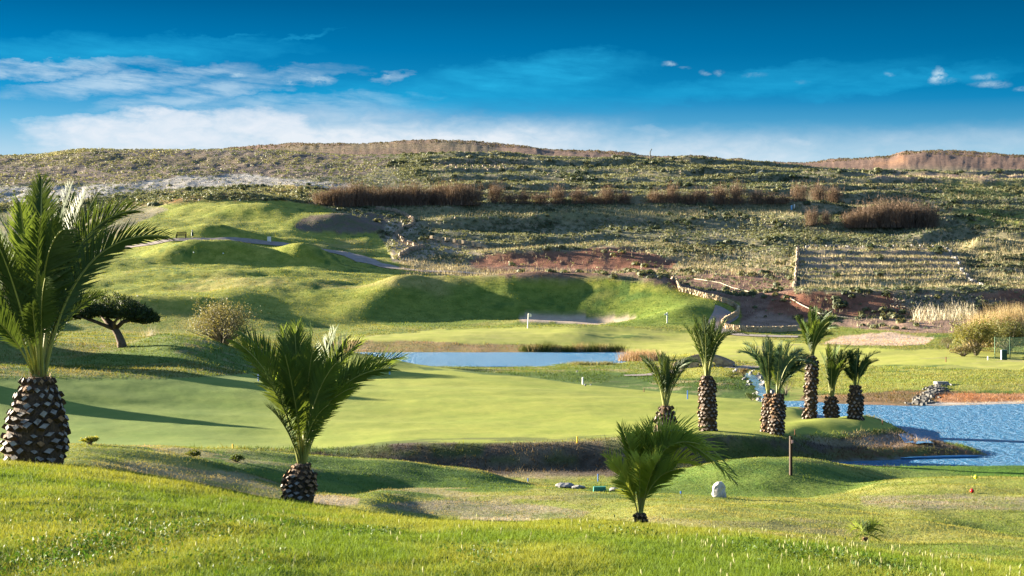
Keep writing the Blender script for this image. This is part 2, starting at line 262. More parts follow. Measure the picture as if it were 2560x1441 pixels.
# ------------------------------------------------------------------ the lie of the land
# each track runs across the whole place: (bearing, drop or rise, distance); given as photo bearing/row at a distance
WL = -7.62   # water level of the ponds
def T(s):
    out = []
    for tok in s.split():
        a, d = tok.split('@'); px, py = a.split(','); d = float(d); px = float(px)
        z = float(py[1:]) if py[0] == 'z' else (720-float(py))*d/F
        out.append((px, z, d))
    return out
TR = [T(s) for s in [
 '-3000,z-1.75@1 5000,z-1.75@1',
 '-3000,z-1.8@6 5000,z-1.9@6',
 '-3000,z-1.9@10 0,z-2.0@10 1300,z-2.08@10 2560,z-2.2@9.6 5000,z-2.6@9.6',
 '-3000,z-2.0@14 0,1262@14 400,1290@14 900,1340@13.5 1300,1358@13 1700,1367@13 2100,1400@12.4 2560,1437@11.6 5000,z-3.2@11.6',
 '-3000,z-2.0@19 -300,1150@19 0,1161@19 180,1171@19 400,1198@19 550,1226@19 700,1252@19 900,1281@18.4 1050,1299@18 1250,1309@17.5 1450,1308@17 1602,1312@16.8 1750,1326@16 1900,1344@15.2 2100,1372@14.5 2250,1392@14 2400,1412@13.6 2560,1434@13.2 5000,z-3.6@13.2',
 '-3000,z-2.4@26 0,1182@25 180,1192@25 400,1222@25 550,1256@25 700,1286@25 900,1330@24 1050,1352@24 1250,1352@23.5 1450,1350@23 1602,1346@22.5 1750,1352@21 1900,1362@20 2100,1382@19 2250,1400@18 2400,1424@17 2560,1442@16 5000,z-4.2@16',
 '-3000,z-2.6@30 0,1150@29 180,1148@29 400,1190@29 550,1222@29 700,1252@29 800,1262@29 900,1266@29 1050,1300@30 1250,1306@30 1450,1292@30 1602,1280@30 1750,1284@29 1900,1300@28 2100,1336@26 2250,1356@25 2400,1362@24 2560,1370@24 5000,z-5@24',
 '-3000,z-2.8@34 0,1106@34 180,1108@34 300,1114@34 450,1137@34 560,1168@33.5 640,1196@33 700,1218@33 790,1240@33.5 890,1246@34 960,1230@35 1100,1221@36 1300,1222@36 1450,1230@36 1602,1236@36 1750,1240@35 1900,1248@35 2100,1268@33 2250,1284@32 2400,1294@32 2560,1302@32 5000,z-5.6@32',
 '-3000,z-4.0@39 0,1132@37.5 300,1140@37.5 450,1172@37.5 560,1215@37 700,1236@37 790,1238@37.5 890,1240@38.5 960,1240@40 1100,1232@40 1300,1233@40 1450,1236@40 1602,1243@40 1750,1246@39 1900,1247@39 2000,1247@39 2100,1240@39 2250,1232@38 2400,1232@37.5 2560,1236@37.5 5000,z-5.8@38',
 '-3000,z-4.6@42 0,1124@42 300,1126@41 450,1130@41 560,1136@41 700,1148@41.2 790,1160@41.5 890,1172@42 1000,1184@42.5 1100,1196@43 1200,1208@43.5 1300,1216@44 1450,1214@46 1602,1222@44 1750,1226@43 1900,1226@42.5 2000,1236@42.5 2100,1234@43 2200,1209@44 2300,1198@44 2450,1194@44 2560,1194@44 5000,z-6@44',
 '-3000,z-5.0@50 0,1120@50 300,1124@49 450,1124@48 560,1128@48 700,1136@45 790,1142@45 890,1149@45 1000,1157@45.3 1100,1168@45.8 1200,1182@46 1300,1203@47 1400,1205@50 1550,1199@50 1700,1174@48 1850,1149@47.5 1960,1150@47.5 2080,1170@48 2200,1196@50 2300,1206@51 2450,1205@51 2560,1205@51 5000,z-7@51',
 '-3000,z-5.8@56 0,1124@55 450,1132@54 560,1138@54 700,1150@54 850,1170@55 1000,1194@56 1100,1200@56 1300,1204@56 1450,1206@56 1602,1200@56 1750,1190@57 1900,1178@57 1980,1168@57 2080,1164@57 2200,1166@57.5 2400,1166@57.5 2560,1163@57.5 5000,z-7.1@57.5',
 '-3000,z-6@60 0,1115@60 450,1118@60 700,1122@60 850,1150@58.8 1000,1172@58.5 1300,1178@58.5 1450,1178@58.5 1602,1168@58.5 1750,1150@59 1900,1150@60 2000,1152@61 2150,z-7.9@61.5 2300,z-8.3@61.5 2560,z-8.5@61 5000,z-8.5@61',
 '-3000,z-6@66 0,1102@64 450,1102@64 700,1108@64 850,1118@61.5 1000,1112@60.5 1300,1106@60.5 1450,1104@60.5 1602,1092@60.5 1700,1084@60 1850,1088@61 1960,1094@62.5 2050,1108@64 2150,1118@64 2300,1112@65 2400,1120@65.3 2450,1131@65 2500,z-7.8@65 2560,z-8.6@64.5 5000,z-8.6@64.5',
 '-3000,z-5.6@74 0,1050@74 450,1050@74 700,1050@74 1000,1056@72 1300,1056@71 1602,1066@67 1770,1070@65 1940,1068@66 2040,1052@69 2140,1062@69.5 2220,1072@72 2300,1100@69.5 2350,z-7.58@69.5 2420,z-7.7@69 2480,z-8.7@70 2560,z-8.8@70 5000,z-8.8@70',
 '-3000,z-5@84 0,985@84 300,985@84 600,990@84 900,1000@83 1300,1010@80 1602,1024@76 1850,1034@74 2000,1044@74 2060,1042@76 2150,z-6.75@76 2240,z-7.7@79 2320,z-8.5@78 2560,z-8.8@78 5000,z-8.8@78',
 '-3000,z-4@96 0,925@98 300,925@98 450,915@98 600,935@98 800,950@98 1000,950@97 1300,972@90 1602,995@85 1850,1010@81 1980,1022@79 2040,z-7.2@79 2100,z-7.9@80 2200,z-8.6@82 2560,z-8.8@83 5000,z-8.8@83',
 '-3000,z-3@112 0,872@112 220,868@112 300,862@112 360,846@115 420,836@116 500,842@116 560,860@115 640,882@114 720,888@112 850,878@112 950,894@110 1060,914@108 1300,944@100 1450,962@95 1600,976@92 1770,991@88 1900,1005@85 2000,z-7.35@84 2050,z-7.9@85 2100,z-8.2@86 2560,z-8.4@87 5000,z-8.4@87',
 '-3000,z-4@128 0,882@128 300,886@128 420,878@130 560,895@128 720,915@126 850,930@124 950,938@122 1060,946@119 1300,968@110 1450,984@104 1600,1000@100 1770,1008@97 1900,1014@95 2000,1008@94 2060,z-7.66@91 2100,z-7.68@90.5 2560,z-7.68@90.5 5000,z-7.6@91',
 '-3000,z-4@134 0,868@136 560,876@138 720,890@138 850,905@135 950,925@130 1060,930@128 1300,940@122 1450,946@118 1600,955@115 1770,960@110 1870,975@106 1950,985@104 2100,992@98 2300,990@98 2560,992@98 5000,z-7.4@98',
 '-3000,z-3.8@148 0,850@148 560,862@146 720,880@144 840,900@141 900,913.5@141 1060,913.5@141 1300,912@141 1540,908@142 1600,912@138 1700,925@130 1770,922@128 1850,930@124 1920,950@116 2050,955@112 2200,955@110 2400,955@108 2560,958@108 5000,z-6.9@110',
 '-3000,z-3.6@156 0,842@156 560,855@154 720,872@154 840,886@155 890,z-8@155 1060,z-9.4@154 1300,z-9.4@154 1500,z-9@154 1570,z-7.5@150 1700,902@146 1770,900@144 1850,910@140 1920,922@134 2050,925@130 2200,922@130 2400,915@132 2560,915@132 5000,z-6.6@132',
 '-3000,z-3.2@168 0,838@168 560,852@166 720,866@168 840,878@168 885,881@168 1060,881.5@168 1300,882@168 1500,884@168 1560,885@166 1700,884@164 1850,886@160 2050,888@156 2200,890@152 2400,893@148 2560,897@148 5000,z-6.8@148',
 '-3000,z-2.4@182 0,832@180 300,838@178 560,846@178 700,856@178 840,862@177 900,850@176 1000,849@176 1150,852@176 1300,858@176 1420,866@176 1550,872@177 1700,868@178 1850,864@176 2000,862@174 2200,864@170 2400,872@166 2560,880@164 5000,z-6.4@164',
 '-3000,z-1.6@194 0,828@192 300,832@190 500,834@190 650,836@192 800,832@196 900,826@197 1050,822@199 1200,821@200 1320,820@200 1440,817@201 1500,818@202 1600,826@200 1720,836@198 1850,842@195 2000,843@193 2200,850@188 2400,852@184 2560,852@182 5000,z-5.8@182',
 '-3000,z-1@206 0,795@204 300,795@204 500,795@204 650,800@204 760,812@205 900,815@207 1050,812@208 1200,815@208 1320,812@206.5 1440,812@207 1560,812@207 1650,808@207 1750,803@207 1850,812@207 2000,822@206 2200,824@202 2400,830@198 2560,832@196 5000,z-5.2@196',
 '-3000,z0@216 0,750@214 200,748@212 260,742@211 350,739@211 500,741@211 600,765@212 700,778@213 800,780@214 900,770@216 1000,782@218 1100,788@216 1250,785@213 1320,785@212 1440,788@212 1500,794@212 1590,790@211 1650,775@212 1720,758@214 1790,758@216 1850,790@214 1950,796@214 2050,798@212 2200,796@212 2400,790@212 2560,790@212 5000,z-4@212',
 '-3000,z1@228 0,742@226 200,748@224 350,752@224 500,748@224 600,722@228 700,714@230 800,716@231 900,720@230 980,722@230 1100,750@226 1250,760@224 1400,752@226 1500,740@227 1600,735@229 1700,738@229 1790,740@229 1850,760@226 1950,748@224 2020,738@222 2200,738@222 2400,735@222 2560,730@222 5000,z-1@222',
 '-3000,z2.5@242 0,712@242 300,708@240 500,705@240 600,700@242 800,698@244 980,702@244 1100,722@237 1250,726@236 1400,714@238 1550,716@239 1700,722@239 1790,734@237 1870,746@235 1950,732@236 2020,722@236 2200,722@236 2400,718@236 2560,722@236 5000,z0@236',
 '-3000,z5@262 0,665@262 300,662@260 500,662@260 700,662@260 860,668@262 980,678@262 1200,692@258 1400,702@256 1550,704@256 1700,700@256 1850,698@256 2000,700@256 2200,700@256 2400,700@256 2560,700@256 5000,z2@256',
 '-3000,z9@288 0,600@286 300,612@280 440,598@276 560,600@276 700,608@284 860,632@284 980,648@282 1200,652@288 1400,650@290 1600,652@290 1850,648@292 2000,638@292 2200,636@292 2400,640@292 2560,640@292 5000,z7@292',
 '-3000,z15@320 0,560@320 300,552@316 500,556@312 700,560@314 860,580@310 980,590@312 1200,592@318 1400,590@322 1600,588@322 1850,586@322 2000,600@312 2200,600@312 2400,600@312 2560,600@312 5000,z11@312',
 '-3000,z21@352 0,522@350 300,526@344 480,502@340 640,498@340 760,516@340 860,520@342 980,520@348 1200,514@352 1400,510@354 1600,510@354 1850,514@352 2000,535@342 2200,566@334 2400,562@336 2560,562@338 5000,z16@338',
 '-3000,z28@385 0,480@382 300,490@370 500,482@372 640,478@374 760,480@376 860,486@378 1100,484@384 1400,485@385 1600,482@385 1900,480@385 2100,490@378 2300,505@372 2560,505@374 5000,z24@374',
 '-3000,z36@430 0,434@430 500,430@430 1000,428@430 1300,430@432 1700,436@430 2000,442@430 2300,452@425 2560,456@425 5000,z32@425',
 '-3000,z44@490 -400,390@500 0,389@500 100,386@500 150,379@500 220,375@500 660,375@500 900,390@492 1230,386@486 1330,392@480 1500,399@480 1700,406@478 1900,420@478 2100,434@478 2300,438@478 2560,440@480 5000,z38@480',
 '-3000,z40@570 0,410@570 660,392@570 1230,396@560 1500,409@550 1900,430@550 2100,436@560 2300,430@560 2560,436@560 5000,z40@560',
 '-3000,z50@700 0,420@700 600,380@700 680,373@700 750,370@700 850,368@700 960,362@700 1060,358@700 1160,359@700 1215,366@700 1250,373@700 1300,374@700 1380,384@700 1480,388@700 1530,390@700 1570,393@700 1640,401@700 1700,400@700 1760,403@700 1810,409@700 1850,407@700 1900,414@700 2000,414@700 2060,408@700 2140,402@700 2220,398@700 2255,386@700 2300,383@700 2370,385@700 2400,388@700 2560,395@700 5000,z45@700',
 '-3000,z20@1000 5000,z20@1000',
 '-3000,z0@3500 5000,z0@3500',
]]
NV = 960
us = np.concatenate([np.linspace(-.85, -.39, 60)[:-1], np.linspace(-.39, .39, NV), np.linspace(.39, .85, 60)[1:]])
ds = np.concatenate([np.geomspace(1, 8.5, 30)[:-1], np.geomspace(8.5, 60, 330)[:-1], np.geomspace(60, 520, 450)[:-1], np.geomspace(520, 3500, 70)])
pxs = 1280+F*us
KZ = np.array([pchip([p[0] for p in t], [p[1] for p in t], pxs) for t in TR])
KD = np.array([pchip([p[0] for p in t], [p[2] for p in t], pxs) for t in TR])
ker = np.exp(-np.linspace(-2, 2, 21)**2); ker /= ker.sum()
for a in (KZ, KD):
    for i in range(len(a)):
        a[i] = np.convolve(np.pad(a[i], 10, mode='edge'), ker, 'valid')
Z = np.zeros((len(ds), len(us)))
for c in range(len(us)): Z[:, c] = pchip(np.log(KD[:, c]), KZ[:, c], np.log(ds))
U, D = np.meshgrid(us, ds); X = U*D; Y = D.copy(); PX = 1280+F*U
def mound(px, d, wx, wy, h, top=None, pw=2.0):
    """raise (or sink) the land: bearing px, distance d, half sizes in metres"""
    global Z
    cx = (px-1280)/F*d
    q = (np.abs((X-cx)/wx)**pw+np.abs((Y-d)/wy)**pw)
    Z = Z+h*np.exp(-q)
# golf mounds on the left-hand hill
mound(545, 283, 11, 4.5, 1.9); mound(600, 268, 12, 3.6, 1.9); mound(470, 266, 8, 3.6, 1.3); mound(765, 266, 5.5, 4.6, 2.9)
mound(640, 325, 9, 4.5, 1.9); mound(545, 343, 13, 6, 1.5); mound(700, 320, 10, 4, .9); mound(860, 318, 8.5, 7, 2.4)
mound(420, 250, 10, 4, .8); mound(700, 248, 12, 4, 1.0); mound(250, 260, 9, 5, 1.0); mound(560, 236, 9, 4, .6)
mound(1440, 292, 19, 5, 1.7); mound(1600, 288, 7, 4, .7); mound(1250, 292, 8, 5, .7)      # bare red bank
mound(1590, 192, 2.6, 2.5, .28); mound(1480, 201, 7, 3, .25)
mound(1690, 222, 4.5, 5, .6); mound(1860, 222, 4.5, 4, -.8)
mound(1900, 226, 6, 5, 1.5); mound(2150, 222, 12, 4, .9); mound(2420, 222, 10, 4, .9)
mound(2420, 206, 8, 3, .8)
mound(120, 112, 6, 5, .35); mound(420, 104, 5, 5, .25); mound(620, 104, 7, 5, -.35); mound(900, 86, 9, 3, .12); mound(1500, 82, 10, 3, .1)
# mounds added left of the view, mostly unseen, to shade fairway and slopes
for a_ in ((-330, 86, 5, 3, 2.2), (-400, 107, 8, 6, 7.5), (-300, 118, 6, 4, 3.6), (-500, 97, 6, 3.4, 7.0), (-640, 80, 5, 1.2, 5.6), (0, 82, 15, 14, 1.3), (-330, 76, 8, 8, 1.0), (-900, 96, 8, 7, 3.5), (-420, 205, 12, 14, 6), (-250, 235, 8, 8, 3.5), (-700, 38, 3, 4, 1.0), (-700, 55, 5, 4, 2.0)): mound(*a_)
mound(1060, 232, 8, 5, 2.0); mound(985, 224, 5, 7, 1.5); mound(1250, 233, 9, 4.5, 1.4); mound(1460, 232, 11, 4.5, 2.4); mound(1340, 216, 18, 5, -1.1); mound(1620, 229, 8, 5, 1.8); mound(1130, 226, 3, 3, .8); mound(1560, 214, 7, 4, -.5); mound(1790, 222, 3.5, 5, .9); mound(1270, 227, 7, 7, 1.25); mound(1640, 227, 5, 6, 1.2); mound(1400, 217, 12, 5, -1.0); mound(1250, 232, 12, 5, .7)
mound(440, 224, 11, 6, 1.2); mound(740, 236, 8, 6, .8)
# noise relief
hl = np.interp(PX, [-3000, 200, 330, 480, 700, 800, 930, 985, 1200, 1630, 1850, 1900, 2000, 2100, 2300, 2400, 2560, 5000],
               [470, 540, 520, 500, 498, 514, 560, 650, 664, 704, 745, 800, 822, 815, 830, 850, 830, 800])
PY = 720-F*Z/Y
wild = (smooth(6, -8, PY-hl)*smooth(196, 204, D))
wild = np.where(D > 345, 1, wild)
Z += wild*(.35*fbm(X/9, Y/9, 3)+.22*fbm(X/2.2, Y/2.2, 5, 3))
Z += smooth(380, 520, D)*.5*fbm(X/14, Y/18, 8)+smooth(600, 690, D)*(1.8*fbm(X/22, Y/40, 13, 5)+.9*np.abs(fbm(X/9, Y/12, 15, 4)))
gr = (1-wild)*smooth(5, 30, D)
Z += gr*(.10*fbm(X/7, Y/7, 21)*smooth(20, 120, D)+.02*fbm(X/1.3, Y/1.3, 22, 3))
Z += (1-wild)*smooth(205, 245, D)*(.35*fbm(X/12, Y/8, 27, 3))
Z += smooth(22, 28, D)*smooth(60, 52, D)*(.16*fbm(X/3.6, Y/2.6, 121, 3))+smooth(56, 66, D)*smooth(125, 105, D)*.10*fbm(X/8, Y/4, 122, 2)
Z += smooth(122, 134, D)*(1-wild)*smooth(210, 190, D)*.16*fbm(X/9, Y/5, 123, 3)+(1-wild)*smooth(205, 235, D)*.45*fbm(X/6, Y/5, 124, 3)
fg = smooth(24, 14, D); Z += fg*(.035*fbm(X/.9, Y/.9, 31, 3)+.02*fbm(X/.25, Y/.25, 33, 2))
# terraces on the hillside (steps facing the camera)
def terr(mask, d0, per, amp, wob=1.5, seed=40):
    global Z
    s = (D-d0)/per+wob*.15*fbm(X/25, Y/60, seed, 3); fr = s-np.floor(s)
    Z += mask*amp*(smooth(0, .22, fr)-fr)
PY = 720-F*Z/Y
tf = smooth(1975, 1995, PX)*smooth(2440, 2400, PX)*smooth(240, 246, D)*smooth(300, 296, D)
terr(tf, 242, 9.0, 1.6, .4)
upr = smooth(1000, 1150, PX)*smooth(286, 300, D)*(1-smooth(470, 480, D))*(1-smooth(1950, 2000, PX)*smooth(2450, 2400, PX)*smooth(312, 300, D)); terr(upr*(.45+.55*smooth(-.2, .25, fbm(X/40, Y/14, 48, 2))), 288, 19.5, 2.7, 4.5, 47)
Z += smooth(900, 700, PX)*smooth(350, 380, D)*(1-smooth(470, 490, D))*.5*fbm(X/6, Y/14, 49, 3)
rgt = smooth(2380, 2480, PX)*smooth(250, 260, D)*(1-smooth(300, 312, D)); terr(rgt, 250, 16, 1.0, 1.2, 51)
# keep ponds clear
PY = 720-F*Z/Y
def Hs(x, y):
    x = np.asarray(x, float); y = np.asarray(y, float); u = x/np.maximum(y, .5)
    fi = np.interp(u, us, np.arange(len(us))); fj = np.interp(np.clip(y, ds[0], ds[-1]), ds, np.arange(len(ds)))
    i = np.clip(fi.astype(int), 0, len(us)-2); j = np.clip(fj.astype(int), 0, len(ds)-2); a = fi-i; b = fj-j
    return (Z[j, i]*(1-a)+Z[j, i+1]*a)*(1-b)+(Z[j+1, i]*(1-a)+Z[j+1, i+1]*a)*b
def at(px, d, dz=0.0):
    x = (px-1280)/F*d; return Vector((x, d, float(Hs(x, d))+dz))
def loc(px, py, d0, d1, dz=0.0):
    """ground point in bearing px between distances d0..d1 whose row is nearest py"""
    dd = np.linspace(d0, d1, 200); x = (px-1280)/F*dd; z = Hs(x, dd); r = 720-F*z/dd
    k = int(np.argmin(np.abs(r-py))); return Vector((float(x[k]), float(dd[k]), float(z[k])+dz))
# ------------------------------------------------------------------ ground colours
CA = np.zeros(Z.shape+(3,)); CB = np.zeros(Z.shape+(3,))
jx = 16*fbm(X/4, Y/9, 61, 3); jy = 5*fbm(X/4, Y/9, 66, 3)
near = np.clip(D/60, .3, 1); PXj = PX+jx*near*.8; PYj = PY+jy*near
def setc(m, a, b):
    m = m[..., None]; CA[:] = CA*(1-m)+np.array(a)*m; CB[:] = CB*(1-m)+np.array(b)*m
def poly(pts, d0, d1, soft=True):
    x, y = (PXj, PYj) if soft else (PX, PY); ins = np.zeros(x.shape, bool); n = len(pts)
    for i in range(n):
        x1, y1 = pts[i]; x2, y2 = pts[(i+1) % n]
        if y1 == y2: continue
        c = ((y1 > y) != (y2 > y)) & (x < (x2-x1)*(y-y1)/(y2-y1)+x1); ins ^= c
    m = (ins & (D > d0) & (D < d1)).astype(float)
    k = (m[:-2, 1:-1]+m[2:, 1:-1]+m[1:-1, :-2]+m[1:-1, 2:]+2*m[1:-1, 1:-1])/6; m[1:-1, 1:-1] = k
    return m
one = np.ones(Z.shape)
setc(one, (.085, .135, .018), (.175, .155, .05))
setc(smooth(26, 18, D), (.11, .178, .017), (.20, .225, .036))
setc(smooth(24, 30, D)*smooth(62, 56, D), (.10, .15, .018), (.20, .19, .05))
setc(poly([(100, 1400), (1900, 1400), (2600, 1400), (2600, 1195), (2280, 1195), (1950, 1245), (1300, 1215), (900, 1240)], 24, 50), (.125, .165, .024), (.22, .21, .055))
setc(smooth(112, 120, D)*(1-wild), (.10, .145, .018), (.20, .185, .05))
setc(smooth(195, 215, D)*(1-wild), (.145, .185, .020), (.25, .24, .045))
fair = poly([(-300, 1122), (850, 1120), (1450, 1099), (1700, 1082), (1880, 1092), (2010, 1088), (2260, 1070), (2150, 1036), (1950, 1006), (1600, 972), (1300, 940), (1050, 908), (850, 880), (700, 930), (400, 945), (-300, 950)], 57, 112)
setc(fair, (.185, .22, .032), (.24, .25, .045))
setc(fair*smooth(1050, 450, PX)*.75, (.085, .150, .022), (.12, .175, .032))  # left fairway: its shade darkened into the turf colour
setc(poly([(850, 852), (1000, 832), (1100, 822), (1500, 815), (1660, 826), (1850, 840), (2070, 868), (2560, 880), (2560, 925), (1900, 905), (1600, 885), (1560, 868), (1300, 860)], 125, 206), (.25, .27, .045), (.30, .29, .07))
setc(poly([(820, 852), (1000, 853), (1320, 862), (1420, 868), (1560, 874), (1560, 890), (860, 890)], 164, 181), (.20, .17, .06), (.24, .15, .085))
setc(poly([(1850, 880), (2560, 925), (2560, 990), (2100, 985), (1900, 960), (1700, 950), (1560, 930)], 98, 135), (.16, .20, .03), (.22, .21, .06))
LUSH_SHADE = ((.05, .105, .012), (.085, .14, .02))  # lush rough with the shade of slopes and hollows put into the green
setc(poly([(420, 1122), (700, 1134), (900, 1150), (1100, 1168), (1250, 1190), (1340, 1215), (1300, 1228), (900, 1232), (780, 1235), (640, 1205), (540, 1170)], 34, 50)*.85, *LUSH_SHADE)
setc(poly([(1560, 1205), (1700, 1172), (1850, 1145), (1960, 1145), (2100, 1172), (2220, 1200), (2100, 1232), (2000, 1246), (1700, 1246), (1540, 1240)], 39, 54)*.75, *LUSH_SHADE)
setc(poly([(2080, 1150), (2600, 1150), (2600, 1196), (2250, 1200)], 45, 60)*.9, (.045, .115, .010), (.07, .15, .014))
setc(poly([(300, 870), (400, 830), (500, 840), (650, 890), (700, 935), (500, 960), (170, 960), (170, 900)], 98, 124)*.6, *LUSH_SHADE)  # slope by the pine, green darkened to deepen its shade
setc(poly([(950, 725), (1100, 715), (1600, 722), (1780, 750), (1850, 800), (1650, 822), (1300, 818), (1000, 820), (900, 800)], 205, 240)*.6*(1-0), *LUSH_SHADE)  # far hollow, green darkened on top of its cast shade
setc(poly([(1040, 916), (1300, 950), (1600, 980), (1770, 996), (1900, 1014), (1990, 1010), (1930, 950), (1860, 940), (1700, 946), (1560, 934), (1300, 930), (1060, 926)], 100, 136)*.92, (.03, .07, .010), (.055, .095, .016))  # hollow past the fairway crest: lush rough, shade painted into the green
setc(poly([(1030, 912), (1560, 910), (1700, 935), (1560, 940), (1060, 925)], 112, 142)*.4, *LUSH_SHADE)
# slopes: dry tan grass on the sunny hill faces
dry = smooth(.1, .5, fbm(X/16, Y/10, 71, 4))*smooth(180, 200, D)*(1-wild); setc(dry*.75, (.17, .17, .04), (.26, .21, .08))
dry = smooth(.15, .55, fbm(X/7, Y/6, 73, 4))*smooth(20, 28, D)*smooth(60, 50, D); setc(dry*.4, (.17, .16, .05), (.25, .21, .10))
SOIL = ((.13, .07, .05), (.20, .12, .09)); RED = ((.15, .060, .036), (.21, .095, .06)); SANDP = ((.36, .265, .205), (.43, .33, .26))
setc(poly([(760, 1135), (860, 1120), (1000, 1109), (1450, 1104), (1600, 1098), (1760, 1084), (1900, 1094), (2050, 1100), (2180, 1086), (2270, 1080), (2330, 1100), (2470, 1140), (2150, 1175), (1900, 1186), (1700, 1188), (1300, 1190), (1200, 1186), (950, 1160)], 57.2, 72), (.05, .038, .028), (.10, .075, .058))  # brown ditch bank, shading darkened into the earth colour
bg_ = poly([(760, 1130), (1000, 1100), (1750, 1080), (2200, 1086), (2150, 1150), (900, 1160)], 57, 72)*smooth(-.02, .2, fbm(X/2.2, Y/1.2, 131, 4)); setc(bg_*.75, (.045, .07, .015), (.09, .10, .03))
setc(poly([(1760, 1100), (1900, 1105), (2100, 1150), (2000, 1170), (1820, 1160)], 57, 66), (.05, .075, .015), (.10, .10, .03))
setc(poly([(2060, 1120), (2300, 1115), (2440, 1138), (2200, 1160), (2100, 1155)], 58, 70), (.11, .055, .03), (.08, .09, .03))
setc(poly([(2160, 1090), (2260, 1084), (2330, 1108), (2250, 1118), (2150, 1110)], 62, 74), (.20, .14, .11), (.24, .18, .14))
setc(poly([(2000, 990), (2120, 985), (2250, 975), (2600, 985), (2600, 1025), (2000, 1025)], 84, 106), (.11, .085, .035), (.20, .12, .07))
setc(poly([(2330, 985), (2600, 982), (2600, 1012), (2350, 1010)], 84, 106), (.26, .11, .05), (.30, .17, .10))
bunk = poly([(1294, 797), (1310, 788), (1350, 784), (1430, 785), (1470, 792), (1500, 795), (1550, 792), (1592, 791), (1580, 799), (1540, 806), (1490, 812), (1440, 810), (1380, 805), (1305, 805)], 200, 231, False)
setc(bunk, *SANDP)
setc(poly([(2060, 860), (2100, 842), (2230, 832), (2340, 846), (2320, 858), (2200, 868)], 170, 200), *SANDP)
setc(poly([(780, 1236), (850, 1238), (900, 1246), (890, 1262), (780, 1262)], 28, 39)*.8, (.27, .21, .15), (.33, .26, .20))
setc(poly([(920, 1262), (1050, 1252), (1150, 1248), (1350, 1262), (1480, 1280), (1440, 1302), (1250, 1298), (1050, 1284)], 26, 37), (.24, .20, .14), (.10, .12, .04))
setc(poly([(1150, 1290), (1300, 1296), (1440, 1302), (1400, 1312), (1150, 1308)], 22, 34)*.6, *SANDP)
setc(poly([(230, 1150), (450, 1165), (600, 1195), (700, 1222), (700, 1260), (400, 1200), (230, 1170)], 27, 34)*.5, (.15, .15, .05), (.26, .22, .13))
setc(poly([(2150, 1240), (2400, 1236), (2600, 1246), (2600, 1275), (2300, 1275), (2150, 1262)], 30, 42), (.24, .19, .15), (.14, .16, .04))
# clumpy weeds and bald spots on the unmown slopes
cl = smooth(.16, .30, fbm(X/2.6, Y/1.5, 101, 4))*smooth(-.1, .25, fbm(X/15, Y/12, 102, 2))*(1-fair)*smooth(24, 34, D)*(1-np.clip(bunk, 0, 1))*(Z > WL+.2)*(CA[..., 0] < .24); setc(cl*.8, (.035, .085, .012), (.06, .11, .02))
bd = smooth(.22, .34, fbm(X/2.0, Y/1.4, 105, 4))*smooth(.0, .3, fbm(X/11, Y/11, 106, 2))*(1-fair)*smooth(22, 30, D)*(1-smooth(170, 190, D)); setc(bd*.6, (.22, .18, .10), (.28, .22, .14))
# wild hillside
scr = ((.115, .12, .065), (.215, .18, .12)); setc(wild, *scr)
def w(pts, a, b, d0=196, d1=900, k=1.0): setc(poly(pts, d0, d1)*k, a, b)
w([(-900, 385), (900, 372), (1000, 400), (900, 440), (500, 445), (300, 455), (-900, 480)], (.11, .082, .066), (.175, .135, .11))
w([(-900, 395), (500, 388), (900, 398), (800, 408), (300, 412), (-900, 420)], (.09, .09, .03), (.18, .12, .08), k=.7)
w([(-900, 480), (300, 462), (450, 440), (600, 436), (760, 452), (900, 462), (860, 476), (700, 464), (480, 468), (300, 484), (150, 510), (-900, 540)], (.33, .32, .31), (.22, .195, .17))
w([(-900, 515), (250, 505), (450, 478), (700, 468), (760, 490), (660, 500), (480, 500), (330, 522), (200, 545), (-900, 545)], (.06, .085, .02), (.20, .09, .03))
w([(650, 478), (720, 462), (800, 465), (830, 490), (760, 502), (680, 500)], (.22, .19, .03), (.30, .14, .03))
w([(-900, 540), (300, 512), (420, 520), (200, 640), (-900, 660)], (.24, .20, .14), (.10, .11, .04))
w([(735, 565), (760, 545), (830, 534), (920, 536), (1000, 548), (990, 575), (880, 585), (780, 578)], (.14, .095, .085), (.10, .09, .04), 280)
setc(poly([(735, 568), (760, 545), (830, 532), (940, 532), (1000, 548), (985, 578), (880, 585), (780, 578)], 290, 345), (.15, .10, .095), (.08, .085, .04))
w([(960, 560), (1010, 545), (1050, 565), (1000, 600), (1120, 600), (1220, 610), (1200, 635), (1100, 630), (1050, 660), (985, 655)], (.24, .19, .14), (.33, .27, .21))
w([(1000, 520), (2000, 520), (2000, 545), (1000, 548)], (.20, .19, .09), (.14, .14, .06), k=.8)
w([(1000, 655), (1200, 645), (1500, 660), (1700, 640), (1980, 650), (1980, 680), (1600, 690), (1100, 690)], (.26, .22, .13), (.19, .15, .09))
w([(1165, 652), (1220, 634), (1330, 630), (1430, 628), (1520, 618), (1600, 628), (1700, 655), (1660, 672), (1450, 676), (1300, 674), (1190, 668)], *RED)
w([(1170, 664), (1500, 672), (1700, 668), (1800, 680), (1500, 694), (1250, 690)], *SOIL)
w([(1600, 700), (1740, 680), (1900, 672), (1990, 690), (1990, 740), (1900, 830), (1850, 815), (1850, 755), (1700, 722)], *SOIL)
w([(1930, 742), (1990, 732), (2400, 732), (2600, 716), (2600, 775), (2350, 790), (2120, 790), (2000, 800), (1900, 812)], *RED)
w([(2230, 732), (2420, 735), (2520, 760), (2400, 782), (2280, 770)], (.10, .09, .06), (.20, .18, .14))
w([(1840, 812), (1900, 780), (2060, 800), (2160, 794), (2500, 796), (2560, 800), (2560, 830), (2400, 850), (2300, 832), (2100, 818), (2000, 824)], (.20, .13, .095), (.26, .17, .13))
w([(1995, 618), (2370, 618), (2460, 722), (2000, 734)], (.25, .20, .165), (.17, .15, .10), 236, 300)
w([(2040, 700), (2400, 700), (2450, 726), (2000, 734)], (.22, .21, .09), (.30, .25, .15), 236, 300)
